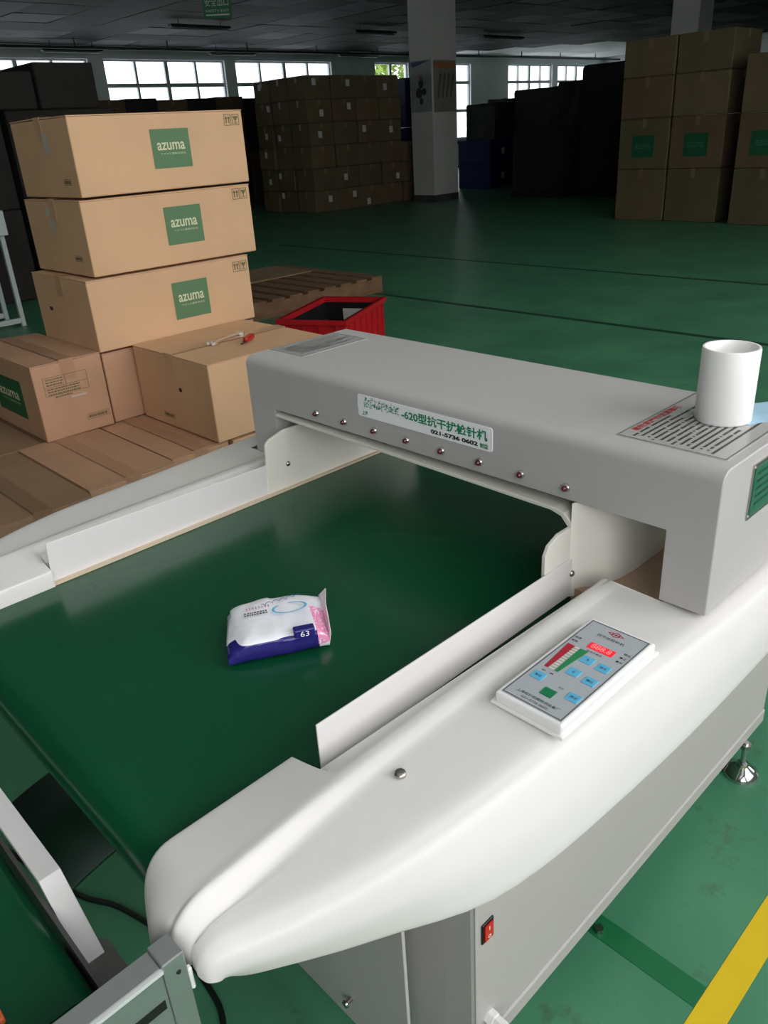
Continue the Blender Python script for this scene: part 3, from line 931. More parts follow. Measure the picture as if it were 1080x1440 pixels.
# packet of pads on the belt
def packet():
    p = empty('pad_packet', (0.038, -0.331, 0.8))
    p.rotation_euler = (0, 0, math.atan2(0.110, 0.060))
    L, W, H = 0.064, 0.047, 0.036
    bm = bmesh.new()
    nu, nv = 28, 40
    rnd = random.Random(11)
    rings = []
    for i in range(nu + 1):
        u = -1 + 2 * i / nu
        # squarish pillow that flattens into sealed ends
        e = abs(u) ** 5
        hh = H * (1 - 0.42 * e) * (1.05 if u < 0 else 1.0)
        ww = W * (1 - 0.04 * e)
        ring = []
        for k in range(nv):
            a = 2 * math.pi * k / nv
            c, s = math.cos(a), math.sin(a)
            q = 0.42
            x = u * L
            y = ww * math.copysign(abs(c) ** q, c)
            z = hh / 2 + hh / 2 * math.copysign(abs(s) ** q, s)
            tilt = 1.0 + 0.10 * (y / W) * (1 if z > hh * .5 else 0)
            wob = 0.0009 * math.sin(u * 5 + y * 40) + 0.0006 * math.sin(u * 11 - y * 70)
            if z > 0.004: z = z * tilt + wob
            x += 0.004 * math.sin(y * 40) * (1 if abs(u) > .9 else 0)
            ring.append(bm.verts.new((x, y, max(z, 0.0003))))
        rings.append(ring)
    for A, B in zip(rings, rings[1:]):
        for k in range(nv):
            bm.faces.new((A[k], A[(k + 1) % nv], B[(k + 1) % nv], B[k]))
    bm.faces.new(rings[0][::-1]); bm.faces.new(rings[-1])
    mt = bpy.data.materials.new('packet_film')
    mt.use_nodes = True
    nt = mt.node_tree
    bs = nt.nodes['Principled BSDF']
    bs.inputs['Roughness'].default_value = 0.22
    tc = nt.nodes.new('ShaderNodeTexCoord')
    sx = nt.nodes.new('ShaderNodeSeparateXYZ')
    nt.links.new(tc.outputs['Object'], sx.inputs[0])
    def math_(op, a, bv):
        n = nt.nodes.new('ShaderNodeMath'); n.operation = op
        for i, v in enumerate((a, bv)):
            if isinstance(v, (int, float)): n.inputs[i].default_value = v
            else: nt.links.new(v, n.inputs[i])
        return n.outputs[0]
    def mixc(f, a, bcol):
        n = nt.nodes.new('ShaderNodeMix'); n.data_type = 'RGBA'
        nt.links.new(f, n.inputs[0])
        if isinstance(a, tuple): n.inputs[6].default_value = (*a, 1)
        else: nt.links.new(a, n.inputs[6])
        n.inputs[7].default_value = (*bcol, 1)
        return n.outputs[2]
    X, Y, Z = sx.outputs[0], sx.outputs[1], sx.outputs[2]
    white = lin((232, 232, 238)); navy = lin((36, 30, 112)); pink = lin((240, 150, 190))
    front = math_('LESS_THAN', Y, -0.026)
    low = math_('LESS_THAN', Z, 0.0285)
    isnavy = math_('MULTIPLY', front, low)
    navymain = math_('MULTIPLY', isnavy, math_('LESS_THAN', X, 0.047))
    c1_ = mixc(navymain, white, navy)
    nz = nt.nodes.new('ShaderNodeTexNoise'); nz.inputs['Scale'].default_value = 260
    nt.links.new(tc.outputs['Object'], nz.inputs['Vector'])
    pk = math_('MULTIPLY', math_('GREATER_THAN', X, 0.046), math_('LESS_THAN', Y, 0.012))
    pk = math_('MULTIPLY', pk, math_('GREATER_THAN', nz.outputs['Fac'], 0.42))
    pk = math_('MULTIPLY', pk, math_('GREATER_THAN', Z, 0.010))
    c2_ = mixc(pk, c1_, pink)
    nt.links.new(c2_, bs.inputs['Base Color'])
    bn = nt.nodes.new('ShaderNodeTexNoise'); bn.inputs['Scale'].default_value = 45; bn.inputs['Detail'].default_value = 2
    nt.links.new(tc.outputs['Object'], bn.inputs['Vector'])
    bp = nt.nodes.new('ShaderNodeBump'); bp.inputs['Strength'].default_value = 0.5; bp.inputs['Distance'].default_value = 0.004
    nt.links.new(bn.outputs['Fac'], bp.inputs['Height'])
    nt.links.new(bp.outputs['Normal'], bs.inputs['Normal'])
    o = from_bm('pouch', bm, mt, p, True); sharp(o, 60)
    b = bmesh.new()                                  # gusset folded out at the pink end
    G = [(0.060, -0.044, 0.004), (0.064, -0.040, 0.018), (0.066, -0.020, 0.030), (0.069, 0.010, 0.034), (0.076, 0.042, 0.036), (0.066, 0.044, 0.026), (0.062, 0.044, 0.010)]
    b.faces.new([b.verts.new(v) for v in G])
    bmesh.ops.triangulate(b, faces=b.faces)
    f = from_bm('sealed_end', b, M('film_pink_white', (232, 218, 226), 0.25, noise=(90, 0.12)), p)
    so = f.modifiers.new('film', 'SOLIDIFY'); so.thickness = 0.0008
    # print on the top
    top = (0, 0, 1)
    zt = 0.0402
    def oval(b):
        N = 28
        for k in range(N):
            if 6 < k < 10: continue
            a0, a1 = 2 * math.pi * k / N, 2 * math.pi * (k + 1) / N
            b.faces.new([b.verts.new((r * math.cos(a) * 1.9, r * math.sin(a), 0)) for a, r in ((a0, .0105), (a1, .0105), (a1, .0122), (a0, .0122))])
    print2('blue_oval', oval, M('print_blue', (96, 182, 220), 0.4), p, (0.020, 0.006, zt), (1, 0, 0), (0, 1, 0))
    def script(b):
        N = 60
        prev = None
        for k in range(N + 1):
            t = k / N
            x = -0.026 + 0.052 * t + 0.002 * math.sin(t * 34)
            y = 0.0042 * math.cos(t * 34) * (1.0 if t < 0.8 else 0.5) + 0.004 * t
            cur = [b.verts.new((x, y + d, 0)) for d in (-0.0007, 0.0007)]
            if prev: b.faces.new((prev[0], cur[0], cur[1], prev[1]))
            prev = cur
    print2('brand_script', script, M('print_navy', (52, 70, 150), 0.4), p, (0.012, 0.024, zt + .0008), (1, .1, 0), (-.1, 1, 0))
    text('brand_line', '||||||||', 0.02, M('print_rose', (196, 130, 150), 0.4), p, (-0.020, 0.020, zt), (1, 0, 0), (0, 1, 0), fitw=0.03, fith=0.006)
    def dots(b):
        rnd = random.Random(2)
        for q in range(2):
            x = -.015
            while x < .015:
                l = rnd.uniform(.0012, .003); bm_quad2(b, x, x + l, -q * .0048, -q * .0048 + .0028); x += l + .0012
    print2('small_print', dots, m_ink_grey, p, (-0.024, 0.008, zt), (1, 0, 0), (0, 1, 0))
    tb = box('count_tab', 0.016, 0.043, -0.0485, -0.036, 0.026, 0.0375, M('navy_film', (36, 30, 112), 0.25), p, 0.002)
    text('count_number', '63', 0.01, m_white, p, (0.0295, -0.0490, 0.0315), (1, 0, 0), (0, 0, 1), fitw=0.011, fith=0.0075)
    tag(p, 'plump white and navy packet with pink end lying on the green belt', 'packet')
    return p
packet()

# ================================================================== SECOND CONVEYOR (bottom left)
c2 = empty('outfeed_conveyor', (0, -1.1, 0))
tag(c2, 'aluminium-framed conveyor with dark green belt butting against the needle detector end', 'conveyor')
OY = 1.1
bm = bmesh.new(); bm_prism(bm, capsule(-0.690 + OY - 0.0, -1.7 + OY, 0.745, 0.025, 10) if False else capsule(-1.7 + OY, -0.735 + OY, 0.745, 0.024, 10), -0.33, 0.268, 'x')
o = from_bm('belt', bm, m_belt, c2, True); sharp(o, 50)
ar = box('side_rail', 0.328, 0.3495, -1.75 + OY, -0.6805 + OY, 0.72, 0.82, m_alu, c2, 0.0012, 2)
box('rail_slot', 0.3495, 0.3500, -0.96 + OY, -0.684 + OY, 0.776, 0.786, m_black, ar)
box('rail_edge_highlight', 0.3495, 0.3525, -1.75 + OY, -0.6805 + OY, 0.8165, 0.82, M('painted_edge_highlight', (236, 238, 238), 0.3, 0.4), ar)  # pale strip painting the highlight along the rail's top edge
box('end_post', 0.3275, 0.3515, -0.6805 + OY, -0.6615 + OY, 0.02, 0.823, m_alu, c2, 0.0012, 2)
lathe('post_screw', [(0.0022, 0), (0.0016, 0.0012)], (0.3515, -0.669 + OY, 0.806), (1, 0, 0), m_black, c2, 10)
box('white_clip', 0.346, 0.3515, -0.6615 + OY, -0.658 + OY, 0.775, 0.80, m_whiteplastic, c2, 0.001, 1)
box('inner_rail', 0.268, 0.328, -1.75 + OY, -0.70 + OY, 0.66, 0.735, M('rail_dark_grey', (96, 96, 94), 0.5, 0.3), c2)
cb = [(-0.33, 0.752), (0.130, 0.752), (0.198, 0.692), (0.200, 0.686), (0.194, 0.686), (0.126, 0.745), (-0.33, 0.745)]
prism('cross_bar', cb, -0.7025 + OY, -0.6805 + OY, 'y', m_railw, c2, 0.0006)
box('end_plate', -0.33, 0.268, -0.708 + OY, -0.704 + OY, 0.66, 0.735, M('rail_dark_grey', (96, 96, 94), 0.5, 0.3), c2)
for x in (-0.33, 0.328):
    for y in (-1.72,) + ((-0.68,) if x < 0 else ()):
        box('leg', x, x + 0.024, y + OY, y + 0.024 + OY, 0.0, 0.72, m_alu, c2, 0.0012, 1)
prism('under_plate', [(0.165, -0.690 + OY), (0.187, -0.672 + OY), (0.235, -0.672 + OY), (0.27, -0.70 + OY), (0.27, -0.74 + OY), (0.165, -0.74 + OY)], 0.688, 0.692, 'z', M('under_plate_grey', (110, 108, 106), 0.5, 0.2), c2)
oc = box('orange_tag', 0.206, 0.242, -0.825, -0.777, 0.7452, 0.752, M('orange_plastic', (226, 110, 60), 0.5), None, 0.002, 2)
tag(oc, 'small orange tag lying on the outfeed conveyor belt', 'tag')

# cable lying on the floor
cb_ = tube('floor_cable', [(-0.9, -0.62, 0.005), (-0.56, -0.54, 0.005), (-0.44, -0.485, 0.005), (-0.30, -0.452, 0.005), (-0.16, -0.452, 0.005), (-0.08, -0.475, 0.005), (0.02, -0.56, 0.005), (0.1, -0.75, 0.005)], 0.0055, m_rubber)
tag(cb_, 'black cable snaking over the floor under the conveyor end', 'cable')

# ================================================================== NEAR CARTONS
def carton(name, x0, x1, y0, y1, z0, z1, seam, label, group=None, mat=None, rz=0.0, prints=(), cat='carton', tape=True, flapgap=0.006):
    cx, cy = (x0 + x1) / 2, (y0 + y1) / 2
    c = empty(name, (cx, cy, z0), rz)
    hx, hy, hh = (x1 - x0) / 2, (y1 - y0) / 2, z1 - z0
    mat = mat or m_kraft
    rnd = random.Random(int(abs(cx * 977 + cy * 131 + z0 * 71) * 10))
    bm = bmesh.new()
    bm_box(bm, -hx, hx, -hy, hy, 0.001, hh - 0.004, 0.005, 2)
    body = from_bm('body', bm, mat, c)
    # top flaps, slightly sprung
    for s in (-1, 1):
        bm = bmesh.new()
        l = rnd.uniform(0.0, 0.004)
        if seam == 'y':
            pts = [(s * hx, -hy), (s * hx, hy), (s * flapgap / 2, hy), (s * flapgap / 2, -hy)]
        else:
            pts = [(-hx, s * hy), (hx, s * hy), (hx, s * flapgap / 2), (-hx, s * flapgap / 2)]
        lo = [bm.verts.new((p[0], p[1], hh - 0.004 + (l if i > 1 else 0))) for i, p in enumerate(pts)]
        hi = [bm.verts.new((p[0], p[1], hh - 0.0003 + (l if i > 1 else 0))) for i, p in enumerate(pts)]
        bm.faces.new(lo[::-1]); bm.faces.new(hi)
        for i in range(4):
            bm.faces.new((lo[i], lo[(i + 1) % 4], hi[(i + 1) % 4], hi[i]))
        from_bm('flap', bm, mat, c)
    if tape:
        bm = bmesh.new()
        tw = 0.028
        zt = hh + 0.0042
        if seam == 'y':
            bm_box(bm, -tw, tw, -hy - 0.001, hy + 0.001, zt, zt + 0.0004)
            for s in (-1, 1):
                bm_box(bm, -tw, tw, s * hy - 0.0008, s * hy + 0.0008, hh - 0.075, zt)
        else:
            bm_box(bm, -hx - 0.001, hx + 0.001, -tw, tw, zt, zt + 0.0004)
            for s in (-1, 1):
                bm_box(bm, s * hx - 0.0008, s * hx + 0.0008, -tw, tw, hh - 0.075, zt)
        from_bm('tape', bm, M('packing_tape_on_' + mat.name, {'cardboard': (196, 157, 121), 'cardboard_dusty': (172, 133, 104)}.get(mat.name, (136, 107, 81)), 0.35), c)
    FACE = {'+x': ((hx + 0.0012, 0, hh / 2), (0, 1, 0), (0, 0, 1)),
            '-y': ((0, -hy - 0.0012, hh / 2), (1, 0, 0), (0, 0, 1)),
            '+z': ((0, 0, hh + 0.002), (0, 1, 0), (-1, 0, 0))}
    for pr in prints:
        kind, face, u, v, w, h_ = pr[:6]
        loc, R, Uu = FACE[face]
        P = Vector(loc) + Vector(R) * u + Vector(Uu) * v
        nn = Vector(R).cross(Vector(Uu))
        if kind == 'logo':
            lg = print2('logo_panel', lambda b: bm_quad2(b, -w / 2, w / 2, -h_ / 2, h_ / 2), pr[6] if len(pr) > 6 else m_logo, c, P, R, Uu)
            text('logo_lettering', 'azuma', 0.1, m_logo_txt, lg, (0, h_ * 0.06, 0.0006), (1, 0, 0), (0, 1, 0), offset=0.0016, fitw=w * 0.72, fith=h_ * 0.20)
            text('logo_small_lettering', 'アズマ工業株式会社', 0.1, m_logo_txt, lg, (w * 0.03, -h_ * 0.13, 0.0006), (1, 0, 0), (0, 1, 0), fitw=w * 0.66, fith=h_ * 0.055)
        elif kind == 'icons':
            def f(b):
                s = h_ / 2
                for sx in (-1, 1):
                    ox = sx * w / 4
                    bw = w / 4 - 0.002
                    t = 0.0022
                    bm_frame2(b, ox - bw, ox + bw, -s, s, t)
                # two upright arrows
                ox = -w / 4
                for q in (-1, 1):
                    x = ox + q * w / 12
                    bm_quad2(b, x - .0025, x + .0025, -s * .6, s * .3)
                    b.faces.new([b.verts.new(v_) for v_ in ((x - .007, s * .25, 0), (x + .007, s * .25, 0), (x, s * .7, 0))])
                # goblet
                ox = w / 4
                b.faces.new([b.verts.new(v_) for v_ in ((ox - .003, -s * .1, 0), (ox + .003, -s * .1, 0), (ox + .014, s * .62, 0), (ox - .014, s * .62, 0))])
                bm_quad2(b, ox - .002, ox + .002, -s * .6, -s * .1)
                bm_quad2(b, ox - .01, ox + .01, -s * .68, -s * .58)
            print2('handling_marks', f, m_logo_dk, c, P, R, Uu)
        elif kind == 'form':
            def f(b):
                bm_frame2(b, -w / 2, w / 2, -h_ * .32, h_ * .42, .0016)
                bm_quad2(b, -w / 2, w / 2, h_ * .02, h_ * .02 + .0016)
                bm_quad2(b, -.001, .001, h_ * .02, h_ * .42)
                r_ = random.Random(4)
                for (xa, xb, ya, n) in ((-w * .44, -w * .06, h_ * .3, 3), (-w * .44, w * .3, -h_ * .08, 3), (-w * .3, w * .1, -h_ * .42, 1)):
                    for q in range(n):
                        x = xa
                        while x < xb:
                            l = r_.uniform(.003, .012); bm_quad2(b, x, min(x + l, xb), ya - q * .010, ya - q * .010 + .005); x += l + .002
            print2('printed_form', f, m_logo_dk, c, P, R, Uu)
        elif kind == 'small':
            def f(b):
                r_ = random.Random(6)
                bm_frame2(b, -w / 2, w / 2, -h_ / 2, h_ / 2, .0014)
                x = -w * .42
                while x < w * .4:
                    l = r_.uniform(.003, .008); bm_quad2(b, x, x + l, -h_ * .25, h_ * .25); x += l + .002
            print2('small_mark', f, m_logo_dk, c, P, R, Uu)
        elif kind == 'hand':
            def f(b):
                b.faces.new([b.verts.new((w / 2 * math.cos(k * math.pi / 8), h_ / 2 * math.sin(k * math.pi / 8), 0)) for k in range(16)])
            print2('hand_hole', f, M('hole_dark', (48, 36, 26), 0.9), c, P, R, Uu)
        elif kind == 'tapeshine':
            print2('tape_highlight', lambda b: bm_quad2(b, -w / 2, w / 2, -h_ / 2, h_ / 2), M('painted_tape_highlight', (196, 186, 170), 0.1, spec=0.8), c, P, R, Uu)  # pale patch painting the glossy highlight on the tape
    tag(c, label, cat, group)
    return c

# pallet under the near boxes
def pallet(name, x0, x1, y0, y1, z0, z1, label, along='x', nb=8, group=None, rz=0.0, gapf=0.45):
    cx, cy = (x0 + x1) / 2, (y0 + y1) / 2
    p = empty(name, (cx, cy, z0), rz)
    hx, hy, hh = (x1 - x0) / 2, (y1 - y0) / 2, z1 - z0
    t = 0.022
    if along == 'x':
        bw = 2 * hy / (nb + (nb - 1) * gapf)
        for k in range(nb):
            y = -hy + k * bw * (1 + gapf)
            box('deck_board', -hx, hx, y, y + bw, hh - t, hh, m_pallet, p, 0.002, 1)
        for s in (-1, 0, 1):
            x = s * (hx - 0.05)
            box('stringer', x - 0.045, x + 0.045, -hy, hy, t, hh - t, m_pallet, p, 0.002, 1)
            box('bottom_board', x - 0.05, x + 0.05, -hy, hy, 0, t, m_pallet, p)
    else:
        bw = 2 * hx / (nb + (nb - 1) * gapf)
        for k in range(nb):
            x = -hx + k * bw * (1 + gapf)
            box('deck_board', x, x + bw, -hy, hy, hh - t, hh, m_pallet, p, 0.002, 1)
        for s in (-1, 0, 1):
            y = s * (hy - 0.05)
            box('stringer', -hx, hx, y - 0.045, y + 0.045, t, hh - t, m_pallet, p, 0.002, 1)
            box('bottom_board', -hx, hx, y - 0.05, y + 0.05, 0, t, m_pallet, p)
    tag(p, label, 'pallet', group)
    return p
pallet('pallet', -2.75, -1.62, -0.60, 1.2, 0.0, 0.125, 'wooden pallet under the near carton pile', 'y', 7)

ZL, ZT = 0.405, 0.69
logo_print = lambda u=0.02: (('logo', '+x', u, 0.015, 0.175, 0.135), ('icons', '+x', 0.318, 0.098, 0.075, 0.040))
# three logo cartons of the tall stack and the one below
S0 = ZT
carton('logo_carton', -2.65, -2.152, 0.53, 1.262, S0 + 2 * 0.2745, S0 + 3 * 0.2745 - 0.007, 'y', 'topmost kraft carton with green logo square on the tall stack', 'logo cartons stacked beside the detector', prints=(('logo', '+x', 0.025, 0.01, 0.165, 0.135), ('icons', '+x', 0.313, 0.098, 0.075, 0.040), ('tapeshine', '-y', 0.045, 0.05, 0.05, 0.07), ('small', '-y', 0.16, -0.08, 0.06, 0.02)))
carton('logo_carton', -2.65, -2.152, 0.515, 1.255, S0 + 1 * 0.2745, S0 + 2 * 0.2745 - 0.007, 'y', 'middle of the three stacked kraft cartons with green logo square', 'logo cartons stacked beside the detector', prints=(('logo', '+x', 0.04, 0.01, 0.165, 0.140), ('icons', '+x', 0.318, 0.100, 0.075, 0.042), ('tapeshine', '-y', -0.04, 0.09, 0.04, 0.03), ('tapeshine', '-y', -0.02, 0.04, 0.05, 0.05), ('small', '-y', 0.15, -0.07, 0.06, 0.02)))
carton('logo_carton', -2.65, -2.152, 0.475, 1.205, S0, S0 + 1 * 0.2745 - 0.007, 'y', 'lowest of the three stacked kraft cartons with green logo square', 'logo cartons stacked beside the detector', prints=(('logo', '+x', 0.065, 0.0, 0.165, 0.145), ('icons', '+x', 0.318, 0.092, 0.075, 0.042), ('hand', '-y', -0.12, 0.0, 0.035, 0.016)))
carton('base_carton', -2.70, -2.162, 0.482, 1.20, ZL, ZT - 0.007, 'y', 'plain kraft carton under the three logo cartons', mat=m_kraft2)
carton('form_carton', -2.75, -2.155, 0.20, 0.474, ZL, ZT + 0.006, 'x', 'kraft carton with printed form on its front and green print on its side', prints=(('form', '+x', -0.018, 0.055, 0.17, 0.095), ('small', '+x', 0.078, -0.088, 0.09, 0.022), ('tapeshine', '+x', 0.02, 0.005, 0.06, 0.006), ('logo', '-y', 0.02, -0.005, 0.28, 0.15, m_green_box)), mat=m_kraft2)
tbx = carton('tool_carton', -2.145, -1.61, 0.605, 1.135, ZL, ZT + 0.006, 'y', 'large kraft carton carrying a wrench and a red cutter on top', prints=(('hand', '-y', 0.055, 0.02, 0.022, 0.016), ('small', '-y', -0.06, -0.10, 0.08, 0.02)), mat=m_kraft)
lowp = lambda: (('tapeshine', '+z', 0.02, -0.20, 0.035, 0.05), ('small', '+x', 0.0, 0.0, 0.09, 0.03))
carton('low_carton', -2.16, -1.560, -0.235, 0.085, 0.125, ZL - 0.002, 'x', 'lower kraft carton at the near corner of the pile, next to the rail', 'lower row of cartons', mat=m_kraft3, rz=0.0, prints=lowp())
carton('low_carton', -2.18, -1.592, 0.095, 0.408, 0.125, ZL - 0.002, 'x', 'lower kraft carton in front of the form carton', 'lower row of cartons', mat=m_kraft2, prints=lowp())
carton('low_carton', -2.18, -1.625, 0.418, 0.655, 0.125, ZL - 0.004, 'x', 'lower kraft carton whose end carries the tool carton corner', 'lower row of cartons', mat=m_kraft2, prints=lowp())
carton('low_carton', -2.18, -1.61, 0.665, 0.93, 0.125, ZL - 0.006, 'x', 'lower kraft carton under the middle of the tool carton', 'lower row of cartons', mat=m_kraft)
carton('low_carton', -2.18, -1.61, 0.94, 1.18, 0.125, ZL - 0.006, 'x', 'lower kraft carton under the far half of the tool carton', 'lower row of cartons', mat=m_kraft)
carton('low_carton', -2.76, -2.185, -0.20, 0.19, 0.125, ZL - 0.004, 'x', 'dusty lower carton beside the form carton at the picture edge', 'lower row of cartons', mat=m_kraft3)
carton('low_carton', -2.76, -2.185, 0.20, 0.60, 0.125, ZL - 0.004, 'x', 'lower carton hidden beneath the form carton', 'lower row of cartons', mat=m_kraft3)
carton('low_carton', -2.76, -2.185, 0.61, 1.18, 0.125, ZL - 0.004, 'x', 'lower carton hidden beneath the tall stack', 'lower row of cartons', mat=m_kraft3)
carton('low_carton', -2.16, -1.56, -0.56, -0.245, 0.125, ZL - 0.002, 'x', 'lower kraft carton behind the moulded cover at the picture edge', 'lower row of cartons', mat=m_kraft3)

# wrench and cutter on the tool carton
ZW = ZT + 0.0118
wr = empty('wrench', (-1.868, 0.865, ZW), math.atan2(0.17, -0.05))
def ring2(b, cx, r0, r1, n, a0, a1, z0, z1):
    vs = []
    for k in range(n + 1):
        a = a0 + (a1 - a0) * k / n
        vs.append([b.verts.new((cx + r * math.cos(a), r * math.sin(a), z)) for r in (r0, r1) for z in (z0, z1)])
    for p_, q_ in zip(vs, vs[1:]):
        for i, j in ((0, 1), (1, 3), (3, 2), (2, 0)):
            b.faces.new((p_[i], p_[j], q_[j], q_[i]))
    if abs(a1 - a0) < 6.2:
        for e in (vs[0], vs[-1]): b.faces.new((e[0], e[1], e[3], e[2]))
prism('shank', [(-0.07, -0.006), (0.07, -0.006), (0.07, 0.006), (-0.07, 0.006)], 0.003, 0.008, 'z', m_wrench, wr, 0.001)
bm = bmesh.new(); ring2(bm, -0.086, 0.011, 0.021, 20, math.radians(215), math.radians(505), 0.0, 0.010)
from_bm('open_jaw', bm, m_wrench, wr)
bm = bmesh.new(); ring2(bm, 0.082, 0.009, 0.016, 24, 0, 2 * math.pi, 0.0, 0.010)
from_bm('ring_end', bm, m_wrench, wr)
tag(wr, 'shiny steel wrench lying on the tool carton', 'wrench')
ct = empty('cutter', (-1.762, 0.885, ZW), math.atan2(0.11, -0.08))
prism('handle', [(-0.015, -0.011), (0.055, -0.013), (0.064, -0.007), (0.064, 0.007), (0.055, 0.013), (-0.015, 0.011), (-0.022, 0.0)], 0.001, 0.018, 'z', m_redgrip, ct, 0.004)
prism('blade', [(-0.066, -0.003), (-0.02, -0.008), (-0.02, 0.008), (-0.058, 0.006)], 0.004, 0.007, 'z', M('dark_blade', (70, 70, 72), 0.3, 0.9), ct)
tag(ct, 'red-handled cutter lying beside the wrench', 'cutter')

# white table frame at the picture's edge, behind the cartons
tbl = empty('table_frame', (-6.75, 1.2, 0))
tag(tbl, 'white tubular table frame behind the carton pile at the picture edge', 'table')
for (x, y) in ((-0.35, -0.65), (0.05, -0.65), (-0.35, 0.62), (0.05, 0.62)):
    box('leg', x - 0.02, x + 0.02, y - 0.02, y + 0.02, 0.0, 0.78, m_tableleg, tbl, 0.004, 1)
for x in (-0.35, 0.05):
    box('foot_rail', x - 0.02, x + 0.02, -0.63, 0.60, 0.03, 0.075, m_tableleg, tbl, 0.004, 1)
box('table_top', -0.42, 0.12, -0.72, 0.66, 0.78, 0.98, m_tableleg, tbl, 0.005, 1)

# ================================================================== BACKGROUND GOODS
pallet('pallet', -6.45, -4.9, 2.9, 4.62, 0.0, 0.15, 'empty slatted wooden pallet lying on the green floor behind the logo cartons', 'x', 9)
sheet = box('cardboard_sheet', -6.42, -5.75, 3.5, 4.45, 0.1505, 0.165, m_kraft3, None, 0.003, 1)
tag(sheet, 'flat brown cardboard sheet lying on the empty wooden pallet', 'cardboard sheet')

# red crate
def crate():
    A, Bp = Vector((-3.13, 2.56)), Vector((-3.48, 3.26))
    d = (Bp - A).normalized(); w = Vector((-d.y, d.x))
    L, W, H = 0.76, 0.46, 0.31
    cen = A + d * (L / 2) + w * (W / 2)
    c = empty('plastic_crate', (cen.x, cen.y, 0), math.atan2(d.y, d.x))
    t = 0.012
    box('bottom', -L / 2, L / 2, -W / 2, W / 2, 0, 0.012, m_crate, c)
    for s in (-1, 1):
        wl = box('long_wall', -L / 2, L / 2, s * W / 2 - t / 2, s * W / 2 + t / 2, 0.012, H, m_crate, c)
        for k in range(7):
            x = -L / 2 + 0.05 + k * (L - 0.1) / 6
            box('rib', x - 0.006, x + 0.006, s * (W / 2 + 0.012) - 0.008, s * (W / 2 + 0.012) + 0.008, 0.02, H - 0.03, m_crate, wl)
        wl2 = box('short_wall', s * L / 2 - t / 2, s * L / 2 + t / 2, -W / 2, W / 2, 0.012, H, m_crate, c)
        for k in range(4):
            y = -W / 2 + 0.05 + k * (W - 0.1) / 3
            box('rib', s * (L / 2 + 0.012) - 0.008, s * (L / 2 + 0.012) + 0.008, y - 0.006, y + 0.006, 0.02, H - 0.03, m_crate, wl2)
    bm = bmesh.new()
    for s in (-1, 1):
        bm_box(bm, -L / 2 - 0.02, L / 2 + 0.02, s * W / 2 - 0.02 * (s < 0) - 0.005, s * W / 2 + 0.02 * (s > 0) + 0.005, H - 0.03, H)
        bm_box(bm, s * L / 2 - 0.02 * (s < 0) - 0.005, s * L / 2 + 0.02 * (s > 0) + 0.005, -W / 2, W / 2, H - 0.03, H)
    from_bm('rim', bm, m_crate, c)
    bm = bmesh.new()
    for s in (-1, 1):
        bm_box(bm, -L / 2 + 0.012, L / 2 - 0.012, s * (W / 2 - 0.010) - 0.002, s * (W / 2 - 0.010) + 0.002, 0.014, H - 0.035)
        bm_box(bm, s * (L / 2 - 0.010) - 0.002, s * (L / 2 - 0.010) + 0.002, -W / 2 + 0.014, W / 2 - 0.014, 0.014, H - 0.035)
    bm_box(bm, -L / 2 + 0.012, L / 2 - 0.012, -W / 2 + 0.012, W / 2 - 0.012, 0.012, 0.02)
    from_bm('painted_inner_shade', bm, m_black, c)  # black sheets along the walls and bottom paint the crate's inner shade
    box('paper_label', L / 2 - 0.016, L / 2 - 0.0125, -0.09, 0.08, 0.14, 0.23, m_sticker, c)
    tag(c, 'open red plastic crate standing behind the detector head', 'crate')
crate()

